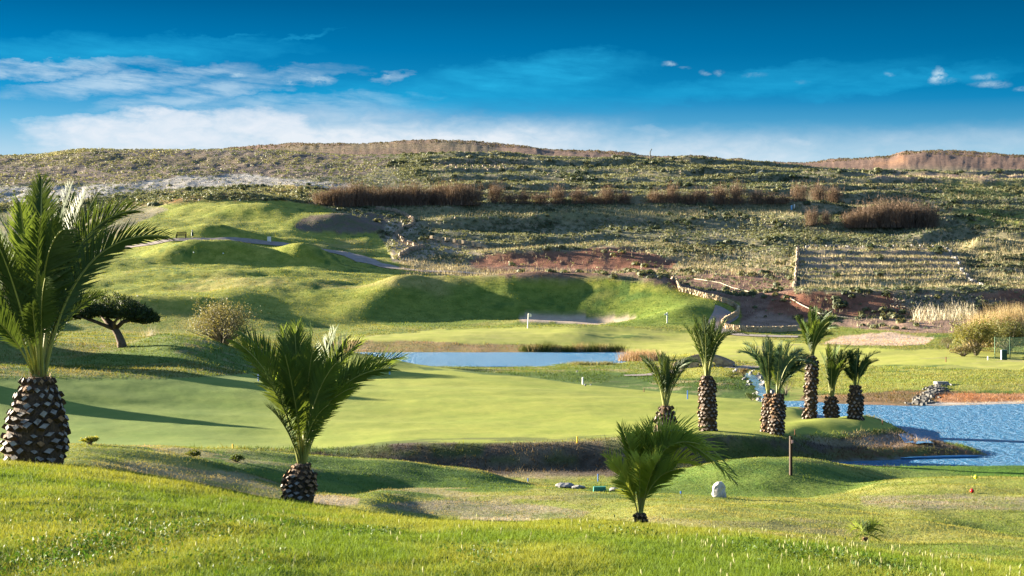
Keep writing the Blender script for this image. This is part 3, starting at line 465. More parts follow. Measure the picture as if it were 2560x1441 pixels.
w([(2340, 455), (2600, 455), (2600, 490), (2380, 485)], (.20, .21, .04), (.30, .26, .09))
w([(2360, 520), (2600, 530), (2600, 565), (2420, 560)], (.16, .19, .03), (.26, .24, .08))
w([(2380, 600), (2600, 598), (2600, 640), (2400, 630)], (.28, .23, .13), (.18, .17, .08))
w([(2050, 436), (2600, 436), (2600, 448), (2300, 446)], (.24, .15, .12), (.30, .21, .16), 400)
setc(smooth(560, 600, D), (.14, .085, .062), (.195, .125, .095))
setc(poly([(660, 395), (700, 366), (960, 355), (1160, 352), (1260, 378), (1260, 400)], 600, 900), (.12, .10, .05), (.19, .13, .09))
setc(poly([(2170, 432), (2180, 412), (2230, 402), (2262, 390), (2270, 410), (2280, 432)], 600, 900), (.27, .14, .08), (.34, .19, .11))
setc(poly([(90, 392), (130, 382), (220, 372), (240, 378), (180, 385)], 470, 560), (.20, .17, .03), (.26, .20, .04))
# shore lining
sh = smooth(.10, .0, np.abs(Z-WL))*((D < 74) & (PX > 2050) & (D > 58)); setc(sh.astype(float)*.8, (.10, .12, .13), (.14, .15, .16))
sh = smooth(.06, .0, np.abs(Z-(WL+.04)))*((D < 100) & (PX > 2300) & (D > 84)); setc(sh.astype(float), (.42, .37, .32), (.5, .44, .38))
nr, nc = Z.shape
idx = np.arange(nr*nc).reshape(nr, nc)
FQ = np.stack([idx[:-1, :-1], idx[:-1, 1:], idx[1:, 1:], idx[1:, :-1]], -1).reshape(-1, 4)
VG = np.stack([X, Y, Z], -1).reshape(-1, 3)
def new_mat(name):
    m = bpy.data.materials.new(name); m.use_nodes = True; t = m.node_tree; t.nodes.clear(); gg = G(t)
    out = gg.n('ShaderNodeOutputMaterial'); b = gg.n('ShaderNodeBsdfPrincipled'); t.links.new(b.outputs[0], out.inputs[0])
    b.inputs['Roughness'].default_value = .8
    return m, gg, b, out
def bump(gg, b, h, strength=.5, dist=.1):
    bn = gg.n('ShaderNodeBump'); bn.inputs['Strength'].default_value = strength; bn.inputs['Distance'].default_value = dist
    gg.put(bn.inputs['Height'], h); gg.t.links.new(bn.outputs[0], b.inputs['Normal'])
GM, gg, b, out = new_mat('ground_cover')
pos = gg.n('ShaderNodeNewGeometry').outputs['Position']
a1 = gg.n('ShaderNodeAttribute', attribute_name='colA'); a2 = gg.n('ShaderNodeAttribute', attribute_name='colB'); a3 = gg.n('ShaderNodeAttribute', attribute_name='par')
ps = gg.n('ShaderNodeSeparateColor'); gg.t.links.new(a3.outputs['Color'], ps.inputs[0])
# two noise octaves blended; scale grows with the coarseness of the cover
nf = gg.noise(pos, 3.2, 6, .68); nm_ = gg.noise(pos, .55, 6, .62); nl = gg.noise(pos, .12, 5, .6)
mixn = gg.m('ADD', gg.m('MULTIPLY', nf, .40), gg.m('ADD', gg.m('MULTIPLY', nm_, .42), gg.m('MULTIPLY', nl, .30)))
fac = gg.m('MULTIPLY_ADD', gg.m('SUBTRACT', mixn, .56), 5.5, .5, clamp=True)
c0 = gg.mix(fac, a1.outputs['Color'], a2.outputs['Color'])
fine = gg.noise(pos, 11.0, 4, .7)
dk = gg.m('MULTIPLY_ADD', gg.m('SUBTRACT', gg.m('ADD', gg.m('MULTIPLY', fine, .5), gg.m('MULTIPLY', nm_, .5)), .5), gg.m('MULTIPLY', ps.outputs[0], 2.2), 1.0)
dkc = gg.n('ShaderNodeCombineColor')
for i in range(3): gg.t.links.new(dk, dkc.inputs[i])
c1 = gg.mix(1.0, c0, dkc.outputs[0], 'MULTIPLY')
gg.t.links.new(c1, b.inputs['Base Color']); b.inputs['Roughness'].default_value = .9
b.inputs['Specular IOR Level'].default_value = .15
bump(gg, b, gg.m('MULTIPLY', gg.m('ADD', gg.m('MULTIPLY', nf, .6), gg.m('MULTIPLY', fine, .25)), ps.outputs[1]), 1.0, .35)
PAR = np.zeros(Z.shape+(3,)); fairm = np.clip(fair+bunk, 0, 1)
gm = poly([(850, 852), (1000, 832), (1100, 822), (1500, 815), (1660, 826), (1850, 840), (2070, 868), (2560, 880), (2560, 925), (1900, 905), (1560, 868), (1300, 860)], 125, 206)
smo = np.clip(fairm+gm, 0, 1)
PAR[..., 0] = .75*(1-.72*smo)+.25*wild; PAR[..., 1] = np.clip((.30*(1-.85*smo)+.5*wild)*smooth(5, 30, D), 0, 1)
PAR[..., 1] = np.where(D < 24, .12, PAR[..., 1])
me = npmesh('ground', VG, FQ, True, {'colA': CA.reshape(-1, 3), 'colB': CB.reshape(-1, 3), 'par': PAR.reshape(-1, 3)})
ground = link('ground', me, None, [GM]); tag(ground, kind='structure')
CAT = (CA+CB)/2
def ground_col(x, y):
    u = x/y; i = np.clip(np.searchsorted(us, u), 0, nc-1); j = np.clip(np.searchsorted(ds, y), 0, nr-1); return CA[j, i], CB[j, i]
# ------------------------------------------------------------------ water
WM, gg, b, out = new_mat('pond_water')
pos = gg.n('ShaderNodeNewGeometry').outputs['Position']
spx = gg.n('ShaderNodeSeparateXYZ'); gg.t.links.new(pos, spx.inputs[0])
wv = gg.vec(spx.outputs[0], gg.m('MULTIPLY', spx.outputs[1], .8), 0.0)
h1 = gg.noise(wv, 2.2, 5, .65, .4); h2 = gg.noise(wv, 7, 3, .6)
b.inputs['Base Color'].default_value = (.032, .20, .42, 1); b.inputs['Roughness'].default_value = .32
b.inputs['IOR'].default_value = 1.33; b.inputs['Specular IOR Level'].default_value = .42
bump(gg, b, gg.m('ADD', h1, gg.m('MULTIPLY', h2, .35)), 1.0, 1.3)
mb = MB(); mb.add([(6, 58, WL), (60, 56, WL), (60, 96, WL), (12, 96, WL)], [(0, 1, 2, 3)]); o = mb.build('pond', WM); tag(o, kind='structure')
mb = MB(); mb.add([(-20, 138, WL), (13.5, 138, WL), (13.5, 170.5, WL), (-22, 170.5, WL)], [(0, 1, 2, 3)]); o = mb.build('pond', WM); tag(o, kind='structure')
# ------------------------------------------------------------------ materials for things
def smat(name, c, rough=.8, c2=None, scale=8.0, bstr=.0, trans=0.0, tc=None, spec=.3, rnd=0.0):
    m, gg, b, out = new_mat(name); c2 = c2 or tuple(v*.6 for v in c)
    tcn = gg.n('ShaderNodeTexCoord').outputs['Object']; nz = gg.noise(tcn, scale, 5, .6)
    f = gg.m('MULTIPLY_ADD', gg.m('SUBTRACT', nz, .5), 3.0, .5, clamp=True); cc = gg.mix(f, c, c2)
    if rnd:
        oi = gg.n('ShaderNodeObjectInfo'); hs = gg.n('ShaderNodeHueSaturation')
        gg.put(hs.inputs['Value'], gg.m('MULTIPLY_ADD', oi.outputs['Random'], rnd*2, 1-rnd)); gg.put(hs.inputs['Hue'], gg.m('MULTIPLY_ADD', oi.outputs['Random'], -rnd*.06, .5+rnd*.02))
        gg.put(hs.inputs['Color'], cc); cc = hs.outputs[0]
    gg.t.links.new(cc, b.inputs['Base Color']); b.inputs['Roughness'].default_value = rough; b.inputs['Specular IOR Level'].default_value = spec
    if bstr: bump(gg, b, nz, bstr, .02)
    if trans:
        tl = gg.n('ShaderNodeBsdfTranslucent'); gg.put(tl.inputs[0], (*(tc or c), 1)); ms = gg.n('ShaderNodeMixShader'); ms.inputs[0].default_value = trans
        gg.t.links.new(b.outputs[0], ms.inputs[1]); gg.t.links.new(tl.outputs[0], ms.inputs[2]); gg.t.links.new(ms.outputs[0], out.inputs[0])
    return m
def amat(name, rough=.7, trans=.3, spec=.3, tint=(1, 1, 1), tk=1.3):
    """colour from the mesh's own 'col' attribute (leaf to leaf differences)"""
    m, gg, b, out = new_mat(name); at_ = gg.n('ShaderNodeAttribute', attribute_name='col'); c = gg.mix(1.0, at_.outputs['Color'], tint, 'MULTIPLY')
    gg.t.links.new(c, b.inputs['Base Color']); b.inputs['Roughness'].default_value = rough; b.inputs['Specular IOR Level'].default_value = spec
    if trans:
        tl = gg.n('ShaderNodeBsdfTranslucent'); gg.put(tl.inputs[0], gg.mix(1.0, c, (tk*1.15, tk, tk*.5), 'MULTIPLY')); ms = gg.n('ShaderNodeMixShader'); ms.inputs[0].default_value = trans
        gg.t.links.new(b.outputs[0], ms.inputs[1]); gg.t.links.new(tl.outputs[0], ms.inputs[2]); gg.t.links.new(ms.outputs[0], out.inputs[0])
    return m
GRASS = amat('grass_blades', .75, .35, .2, (1, 1, 1), 1.05); LEAF = amat('small_leaves', .6, .3, .3); TWIG = amat('twigs', .9, .12, .1)
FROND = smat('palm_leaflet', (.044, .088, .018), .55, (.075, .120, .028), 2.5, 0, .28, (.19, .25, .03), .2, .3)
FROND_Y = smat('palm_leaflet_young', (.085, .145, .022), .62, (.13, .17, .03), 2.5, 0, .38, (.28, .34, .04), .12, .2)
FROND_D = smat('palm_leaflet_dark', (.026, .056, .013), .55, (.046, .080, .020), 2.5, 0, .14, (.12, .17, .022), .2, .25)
FROND_L = smat('palm_leaflet_backlit', (.16, .235, .03), .62, (.18, .22, .035), 2.5, 0, .55, (.50, .54, .08), .15, .12)  # leaf colour brightened to carry backlight on the small crest palm
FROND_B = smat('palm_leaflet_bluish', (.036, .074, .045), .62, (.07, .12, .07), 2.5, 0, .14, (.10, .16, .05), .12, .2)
RACH = smat('palm_stalk', (.24, .25, .07), .45, (.19, .20, .06), 6, 0, 0, spec=.4)
CUT = smat('leaf_base_cut', (.31, .28, .265), .7, (.12, .095, .08), 16, .4); CUTF = smat('leaf_base_far', (.26, .22, .19), .8, (.13, .10, .085), 14, .4); BARKD = smat('leaf_base_dark', (.10, .065, .045), .9, (.035, .024, .018), 30, .5)
CUTW = smat('leaf_base_warm', (.30, .17, .08), .8, (.13, .07, .04), 26, .4)
STONE = smat('rubble_stone', (.36, .28, .20), .9, (.22, .17, .13), 1.6, .6); STONE_L = smat('pale_stone', (.46, .36, .24), .9, (.34, .26, .17), 1.3, .5)
STONE_G = smat('grey_stone', (.26, .25, .25), .85, (.15, .15, .155), 4, .7); WOODD = smat('dark_wood', (.045, .022, .012), .7, (.02, .01, .006), 12, .3)
WHITE = smat('white_paint', (.78, .77, .74), .6, (.62, .61, .58), 7); BLUE = smat('blue_paint', (.03, .12, .42), .5, (.02, .09, .32), 12)
LBLUE = smat('light_blue_paint', (.25, .50, .75), .5, (.2, .4, .62), 12); YEL = smat('yellow_paint', (.75, .45, .02), .5, (.6, .36, .02), 12)
RED_ = smat('red_paint', (.55, .015, .02), .35, (.42, .01, .015), 12); LEM = smat('lemon_paint', (.72, .72, .03), .35, (.6, .58, .02), 12)
DGREEN = smat('dark_green_paint', (.012, .06, .045), .45, (.008, .04, .03), 8); TEAL = smat('teal_plastic', (.03, .22, .17), .5, (.02, .15, .12), 8)
GREYM = smat('grey_metal', (.25, .25, .24), .5, (.16, .16, .16), 8); RUST = smat('rusty_stake', (.16, .05, .02), .7, (.1, .03, .015), 9)
HOSE = smat('pale_hose', (.55, .47, .36), .6, (.42, .35, .27), 3); PINK = smat('pink_plate', (.75, .45, .45), .6, (.6, .34, .35), 20)
PATHM = smat('path_paving', (.26, .215, .20), .9, (.19, .155, .145), .9, .3); LINER = smat('pond_liner', (.06, .25, .48), .3, (.03, .14, .30), 1.5, .4, spec=.6)
BARK = smat('pine_bark', (.17, .12, .09), .9, (.07, .05, .04), 5, .8); NET = smat('green_netting', (.10, .20, .12), .7, (.07, .14, .08), 9); NETP = smat('pale_netting', (.40, .38, .28), .8, (.28, .27, .2), 6)
# ------------------------------------------------------------------ palms
def frond_mesh(P0, P1, P2, L, n, wid, roll, rr, spine=.13, vee=.55):
    P0, P1, P2 = Vector(P0), Vector(P1), Vector(P2); mb = MB(); N = 16
    B = lambda t: P0*(1-t)**2+P1*2*t*(1-t)+P2*t*t
    dB = lambda t: (P1-P0)*2*(1-t)+(P2-P1)*2*t
    ln = sum((B((i+1)/N)-B(i/N)).length for i in range(N))
    mb.tube([B(i/N) for i in range(N+1)], [max(.0035*ln, .016*ln*(.55)*(1-i/N)**.8)*wid for i in range(N+1)], 5, 1)
    hz = Vector((P2.x-P0.x, P2.y-P0.y, 0)); hz = hz.normalized() if hz.length > .02 else Vector((0, 1, 0))
    S0 = Vector((hz.y, -hz.x, 0))
    for side in (-1, 1):
        for i in range(n):
            t = spine+(1-spine)*((i+rr.random()*.7)/n); T_ = dB(t).normalized(); S = (S0-T_*S0.dot(T_)).normalized(); Nn = S.cross(T_).normalized()
            if Nn.z < 0 and abs(T_.z) < .9: Nn = -Nn
            c, sn = math.cos(roll), math.sin(roll); S, Nn = S*c+Nn*sn, Nn*c-S*sn
            q = (t-spine)/(1-spine); pr = min(1, .30+q*3.2)*(1-.62*max(0, (q-.55)/.45)**1.6)
            l = L*pr*rr.uniform(.85, 1.1); a = R(50-28*q+rr.uniform(-7, 7)); v = vee*rr.uniform(.5, 1.4)
            dr = (T_*math.cos(a)+S*side*math.sin(a)+Nn*v*math.sin(a)).normalized()
            p = B(t); w = l*.050*wid*(1.0+.5*(1-q)); wd = T_*w*.5*math.sin(a)+(-S*side*math.cos(a)+Nn*.25)*w*.5
            e = p+dr*l+Vector((0, 0, -.10*l*rr.uniform(0, 1.6))); mdl = p+dr*l*.45
            mb.add([p-wd*.7, p+wd*.7, mdl+wd, e, mdl-wd], [(0, 1, 2, 4), (4, 2, 3)], 0)
    return mb
def shiftb(b, dy, dz):
    k = (b.y+dy)/b.y; return Vector((b.x*k, b.y+dy, b.z+dz))
def palm(label, group, base, d, cpx, cpy, bpx, bpy, prof, fronds, leafL, nl, rings, per, mats, seed, warm=.3, extra=0, cut=None, stub=False, wid=1.0, category='palm tree', vee=.6):
    """cpx,cpy: where the crown springs; bpx,bpy: foot; prof: (width px, fraction of trunk height); fronds: tip bearings and reach"""
    rr = random.Random(seed); s = d/F; root = empty('palm_tree', base, label, category, group)
    th = (bpy-cpy)*s; lean = (cpx-bpx)*s; mb = MB(); pts = []
    pf_ = lambda h: float(np.interp(h, [p[1] for p in prof], [p[0]*s/2 for p in prof]))
    NL = 14; n = 18; b0 = len(mb.v)
    for i in range(NL+1):
        h = i/NL; r = pf_(h)*.90
        for j in range(n):
            a = 2*math.pi*j/n; mb.v.append((lean*h+r*math.cos(a), r*math.sin(a), -.15*(1-h)+th*h))
    for i in range(NL):
        for j in range(n):
            k = (j+1) % n; mb.f.append((b0+i*n+j, b0+i*n+k, b0+(i+1)*n+k, b0+(i+1)*n+j)); mb.mi.append(0)
    mb.f.append(tuple(b0+NL*n+j for j in range(n))); mb.mi.append(0)
    for i in range(rings):                                       # old leaf bases in a spiral lattice
        h = (i+.3)/rings
        for j in range(per):
            a = 2*math.pi*(j+.5*(i % 2)+rr.uniform(-.12, .12))/per; r = pf_(h)*.90; hh = h+rr.uniform(-.2, .2)/rings
            c = Vector((lean*hh, 0, th*hh)); er = Vector((math.cos(a), math.sin(a), 0)); et = Vector((-math.sin(a), math.cos(a), 0)); ez = Vector((0, 0, 1))
            w = 2*math.pi*r/per*.92*rr.uniform(.68, 1.15); ht = th/rings*1.05*rr.uniform(.72, 1.2); out_ = ht*.45*rr.uniform(.35, 1.7)
            tl_ = rr.uniform(.3, 1.0); dr = (er+ez*tl_).normalized(); n2 = (ez-er*tl_).normalized(); et = (et+ez*rr.uniform(-.28, .28)).normalized()
            p = c+er*r*.95; A0 = p-et*w*.52; A1 = p-ez*ht*.60; A2 = p+et*w*.52; A3 = p+ez*ht*.35
            f0 = p+dr*out_+er*r*.05; B0 = f0-et*w*.46; B1 = f0-n2*ht*.46; B2 = f0+et*w*.46; B3 = f0+n2*ht*.36
            if rr.random() < .05: continue
            wm = 2 if (rr.random() < warm*(.4+1.6*h)) else 1
            mb.add([A0, A1, A2, A3, B0, B1, B2, B3], [(0, 1, 5, 4), (1, 2, 6, 5), (2, 3, 7, 6), (3, 0, 4, 7)], 0)
            mb.add([B0, B1, B2, B3], [(0, 1, 2, 3)], wm)
    for i in range(70 if not stub else 25):                       # ragged fibre at the top
        a = rr.uniform(0, 6.28); h = rr.uniform(.82, 1.03) if not stub else rr.uniform(.1, 1.05); r = pf_(min(h, 1))*rr.uniform(.6, 1); z = th*h
        c = Vector((lean*h+r*math.cos(a), r*math.sin(a), z)); l = rr.uniform(.03, .075)*max(th, .4)*(1 if th < 1.6 else .5); w = l*.2
        dr = Vector((math.cos(a)*.5, math.sin(a)*.5, 1)).normalized(); et = Vector((-math.sin(a), math.cos(a), 0))*w
        mb.add([c-et, c+et, c+dr*l], [(0, 1, 2)], 2)
    for i in range(int(rings*per*1.2)):                           # loose brown fibre between the stubs
        a = rr.uniform(0, 6.28); h = rr.random(); r = pf_(h)*.93; c = Vector((lean*h+r*math.cos(a), r*math.sin(a), th*h)); l = th/rings*rr.uniform(.5, 1.1)
        dr = Vector((math.cos(a)*.8+rr.uniform(-.5, .5), math.sin(a)*.8+rr.uniform(-.5, .5), rr.uniform(-.9, .7))).normalized(); et = Vector((-math.sin(a), math.cos(a), 0))*l*.07
        mb.add([c-et, c+et, c+dr*l], [(0, 1, 2)], 2 if rr.random() < .4 else 0)
    mb.build('trunk', [BARKD, cut or CUT, CUTW], root)
    tips = list(fronds)
    for i in range(extra):
        a, b_ = rr.choice(fronds), rr.choice(fronds); k = rr.uniform(.1, .9)
        tips.append((a[0]*k+b_[0]*(1-k)+rr.uniform(-8, 8), a[1]*k+b_[1]*(1-k)+rr.uniform(0, 12), rr.uniform(-.6, .6)))
    H0 = max((cpy-t[1]) for t in tips)
    for i, t in enumerate(tips):
        tx = (t[0]-cpx)*s; tz = (cpy-t[1])*s; ln = math.hypot(tx, tz)
        dyy = (t[2] if len(t) > 2 else rr.uniform(-.35, .35))*H0*s*.6; bow = (t[3] if len(t) > 3 else .15)*1.25
        a = rr.uniform(0, 6.28); r = pf_(1.0)*.55
        side = 1 if tx > 0 else -1
        P0 = Vector((lean+(.5*r*side*min(1, abs(tx)/(.3*ln+.01))+r*.35*math.cos(a)), r*.5*math.sin(a), th-.02*th))
        P2 = Vector((lean+tx, dyy, th+tz)); horiz = abs(tx)/(ln+.001)
        P1 = Vector((P0.x+(P2.x-P0.x)*(.32-.2*bow), P0.y+(P2.y-P0.y)*.4, P0.z+tz*.62+bow*ln*horiz))
        roll = (1 if rr.random() < .6 else -1)*R(62)*min(1, horiz*2.2)*rr.uniform(.7, 1.1)
        L = leafL*s*(t[4] if len(t) > 4 else 1)
        sp = t[5] if len(t) > 5 else .2
        f = frond_mesh(P0, P1, P2, L, nl, wid, roll, rr, spine=sp, vee=vee)
        f.build('frond', [mats[i % len(mats)], RACH], root)
    return root
b = loc(84, 1163, 18.7, 21)
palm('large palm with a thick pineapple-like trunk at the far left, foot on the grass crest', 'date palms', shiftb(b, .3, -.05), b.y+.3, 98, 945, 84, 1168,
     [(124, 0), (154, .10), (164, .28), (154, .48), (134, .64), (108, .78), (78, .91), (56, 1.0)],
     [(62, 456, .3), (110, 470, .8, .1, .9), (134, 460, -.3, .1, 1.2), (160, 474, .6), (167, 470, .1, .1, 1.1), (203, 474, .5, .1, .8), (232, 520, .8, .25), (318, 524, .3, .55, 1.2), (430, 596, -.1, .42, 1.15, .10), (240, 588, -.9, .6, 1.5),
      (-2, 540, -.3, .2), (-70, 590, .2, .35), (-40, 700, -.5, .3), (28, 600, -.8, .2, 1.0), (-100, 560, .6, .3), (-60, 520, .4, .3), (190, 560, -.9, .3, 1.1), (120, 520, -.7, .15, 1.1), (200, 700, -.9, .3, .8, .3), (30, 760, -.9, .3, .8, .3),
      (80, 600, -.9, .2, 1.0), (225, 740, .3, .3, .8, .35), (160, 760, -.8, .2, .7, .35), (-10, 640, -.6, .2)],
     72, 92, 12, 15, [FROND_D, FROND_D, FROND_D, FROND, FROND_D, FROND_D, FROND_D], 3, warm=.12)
b = loc(744, 1256, 18.6, 20.5)
palm('young palm with a small round trunk left of centre, fronds spread in a fan', 'date palms', shiftb(b, .25, -.03), b.y+.25, 752, 1160, 742, 1256,
     [(54, 0), (80, .15), (88, .4), (80, .62), (54, .85), (34, 1.0)],
     [(590, 832, .2, .30), (600, 850, -.4, .25), (700, 828, .2, .1, 1.1), (724, 818, .5), (748, 835, -.4, .1, 1.2), (776, 830, .1, .1, 1.2), (822, 830, .6, .15), (856, 850, .3, .2), (897, 856, .2, .25), (958, 891, -.3, .25, 1.1), (1006, 895, .2, .25),
      (990, 915, -.6, .3), (860, 900, -.9, .2), (660, 900, -.9, .2), (740, 880, -.9, .1, 1.1), (800, 870, -.7, .15, 1.2), (640, 880, .6, .2), (900, 960, -.6, .25, .8), (810, 900, .9), (690, 1000, -.8, .15, .7), (840, 1000, -.8, .2, .7)],
     68, 66, 8, 12, [FROND, FROND_Y, FROND, FROND], 8, warm=.5)
b = loc(1601, 1312, 15.5, 18.0)
palm('small trunkless palm on the foreground crest right of centre, one frond drooping right', 'date palms', shiftb(b, .15, -.03), b.y, 1601, 1283, 1602, 1314,
     [(34, 0), (34, .5), (26, 1.0)],
     [(1513, 1143, .1, .15, .9), (1530, 1150, -.4, .1, .9), (1556, 1070, .3, .05, 1.0), (1562, 1085, -.3), (1604, 1080, .2, .1, 1.2), (1636, 1062, .3, .2, 1.2), (1664, 1068, -.2, .3, 1.2), (1692, 1083, .3, .35, 1.1), (1718, 1102, -.4, .45, 1.1), (1736, 1120, .4, .4),
      (1848, 1192, .1, 1.0, 1.1, .1), (1838, 1204, -.5, .95, 1.1, .1), (1800, 1165, -.7, .9, 1.0), (1775, 1140, .5, .8), (1740, 1100, -.7, .6), (1640, 1130, -.9, .2, 1.1), (1590, 1130, -.9, .1), (1680, 1160, -.8, .3), (1760, 1170, .4, .5), (1545, 1190, -.6, .15, .8), (1620, 1100, .8)],
     62, 54, 3, 9, [FROND_L, FROND_L, FROND_Y], 15, warm=.9, stub=True, vee=1.25)
b = loc(2163, 1354, 20, 28)
palm('tiny palm seedling in the hollow at the lower right', 'date palms', b, b.y, 2163, 1345, 2163, 1356, [(14, 0), (10, 1)],
     [(2112, 1335, .1, .6), (2130, 1345, -.5, .4), (2140, 1308, .3, .3), (2158, 1310, -.3), (2190, 1311, .2, .3), (2211, 1318, -.1, .5), (2215, 1336, .3, .5), (2200, 1352, -.6, .4), (2150, 1330, -.8), (2178, 1322, .8)],
     26, 16, 2, 6, [FROND_Y, FROND], 21, warm=.9, stub=True, vee=.9)
ff = lambda L: [(1560+x*.2776, 740+y*.2776)+tuple(r) for x, y, *r in L]
far = [
 ('bulbous-trunked palm at the left end of the far palm group', 1663, 1009, 1666, 1100, 58, 66, [(20, 0), (52, .12), (54, .4), (44, .7), (24, 1)], [(150, 520, .1, .15), (180, 560, .3, .1), (300, 480, .3), (340, 490, -.3), (410, 540, .5), (470, 520), (540, 550, .2, .2), (610, 570, -.2, .3), (700, 582, .1, .4), (600, 600, .5, .3), (260, 600, -.6)], 26, 5, 8, 12, [FROND_D], .25),
 ('tall stout palm standing second from the left of the far group', 1767, 929, 1771, 1074, 57, 63, [(40, 0), (45, .1), (43, .5), (40, .8), (26, 1)], [(545, 230, .1, -.05), (640, 150, .3), (700, 140, -.3, .1, 1.1), (740, 150, .2, .1, 1.2), (800, 160, -.3), (835, 170, .4), (615, 240, -.4), (920, 180, .2, .1), (985, 280, .2, .25), (1130, 312, .1, .35), (880, 300, -.5, .2), (700, 300, -.7), (640, 420, .6), (830, 330, .8)], 24, 6, 17, 12, [FROND_D], .25),
 ('slim palm pressed against the left side of its twin', 1922, 979, 1916, 1082, 58, 70, [(28, 0), (30, .5), (28, .8), (18, 1)], [(1030, 490, .1, .4), (1090, 410, .2, .25), (1130, 470, -.4, .2), (1180, 380, .3, .1), (1250, 380, -.2), (1300, 345, .2), (1350, 400, .4), (1200, 520, -.7), (1260, 480, -.7)], 26, 5, 13, 10, [FROND_B], .35),
 ('twin palm on the right with bluish fronds sweeping right', 1944, 979, 1940, 1088, 57, 70, [(38, 0), (39, .5), (34, .8), (20, 1)], [(1430, 400, .2), (1480, 400, -.2, .1), (1540, 420, .3, .15), (1600, 460, -.1, .2), (1680, 520, .2, .35), (1745, 615, .1, .55), (1640, 560, -.5, .4), (1380, 430, -.5), (1600, 660, -.4, .45), (1500, 520, -.8, .2), (1330, 500, .5)], 28, 6, 13, 11, [FROND_B, FROND_B, FROND], .35),
 ('tallest palm of the far group, its long trunk slim and straight', 2029, 884, 2026, 1048, 66, 74, [(36, 0), (29, .1), (27, .6), (29, .85), (20, 1)], [(1560, 170, .2, -.05), (1580, 210, -.4, 0), (1690, 80, .1, .1, 1.1), (1750, 90, .4, .1, 1.1), (1850, 120, -.2, .25), (1920, 170, .3, .3), (1972, 220, .1, .4), (1900, 260, -.5, .35), (1640, 230, .6), (1700, 200, -.8), (1800, 210, -.8, .2), (1860, 320, -.3, .3, .8), (1620, 330, -.3, 0, .8)], 27, 6, 18, 9, [FROND_D, FROND], .1),
 ('short palm between the tallest palm and the last one on the right', 2079, 981, 2079, 1041, 62, 74, [(30, 0), (37, .3), (34, .6), (18, 1)], [(1770, 470, .1, .1), (1800, 440, -.3), (1860, 395, .3), (1905, 395, -.1), (1960, 420, .3), (2045, 400, .1, .25), (2060, 430, -.4, .25), (2170, 490, .1, .35), (2100, 550, -.3, .35), (1830, 560, -.6), (1930, 540, -.7)], 24, 5, 7, 11, [FROND, FROND_D], .35),
 ('rightmost palm of the far group beside the pond', 2140, 959, 2138, 1050, 63, 76, [(36, 0), (37, .4), (34, .7), (18, 1)], [(2010, 500, .1, .1), (2050, 480, .3), (2100, 458, -.2), (2150, 485, .2), (2310, 490, .1, .15), (2265, 560, -.4, .15), (2000, 630, -.2, .05, .8), (2180, 570, -.6), (2070, 560, .7)], 21, 5, 10, 11, [FROND_D], .35),
]
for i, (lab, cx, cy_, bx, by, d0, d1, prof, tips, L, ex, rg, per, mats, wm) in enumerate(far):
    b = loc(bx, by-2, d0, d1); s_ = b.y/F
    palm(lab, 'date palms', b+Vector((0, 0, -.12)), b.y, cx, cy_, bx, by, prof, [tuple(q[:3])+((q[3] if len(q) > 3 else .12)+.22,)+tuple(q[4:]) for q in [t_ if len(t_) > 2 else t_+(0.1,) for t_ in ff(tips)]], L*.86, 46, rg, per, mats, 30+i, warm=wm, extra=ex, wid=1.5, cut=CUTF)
# ------------------------------------------------------------------ leafy crowns from many small faces
def leaf_cloud(P, size, cols, rr, aspect=.5, up=0.0, name='crown'):
    n = len(P); d = rr.normal(size=(n, 3)); d[:, 2] = d[:, 2]*(1-up)+up*2; d /= np.linalg.norm(d, axis=1)[:, None]
    e = rr.normal(size=(n, 3)); e = np.cross(d, e); e /= np.linalg.norm(e, axis=1)[:, None]
    s = (size*rr.uniform(.6, 1.35, n))[:, None]
    V = np.concatenate([P-e*s*aspect*.5, P+e*s*aspect*.5, P+d*s+e*s*aspect*.2], 1).reshape(-1, 3)
    k = rr.uniform(0, 1, n)[:, None]; c = np.array(cols[0])*(1-k)+np.array(cols[1])*k; c = c*rr.uniform(.7, 1.25, (n, 1))
    return npmesh(name, V, np.arange(3*n).reshape(-1, 3), False, {'col': np.repeat(c, 3, 0)})
def blades(P, h, wdt, lean, c, rr, name, bend=.3):
    """upright tapering blades at points P; h, wdt arrays"""
    n = len(P); a = rr.uniform(0, 6.28, n); W = np.stack([np.cos(a), np.sin(a), 0*a], 1)*wdt[:, None]*.5
    tl = rr.normal(size=(n, 3))*lean; tl[:, 2] = 1; tip = P+tl*h[:, None]
    V = np.concatenate([P-W, P+W, tip], 1).reshape(-1, 3)
    return npmesh(name, V, np.arange(3*n).reshape(-1, 3), False, {'col': np.repeat(c, 3, 0)})
def sphere_pts(n, rr, c, r, lo=.6, flat=None):
    d = rr.normal(size=(n, 3)); d /= np.linalg.norm(d, axis=1)[:, None]
    if flat is not None: d[:, 2] = np.where(d[:, 2] < 0, d[:, 2]*flat, d[:, 2])
    return np.array(c)+d*np.array(r)*(rr.uniform(lo, 1, n)**.6)[:, None]
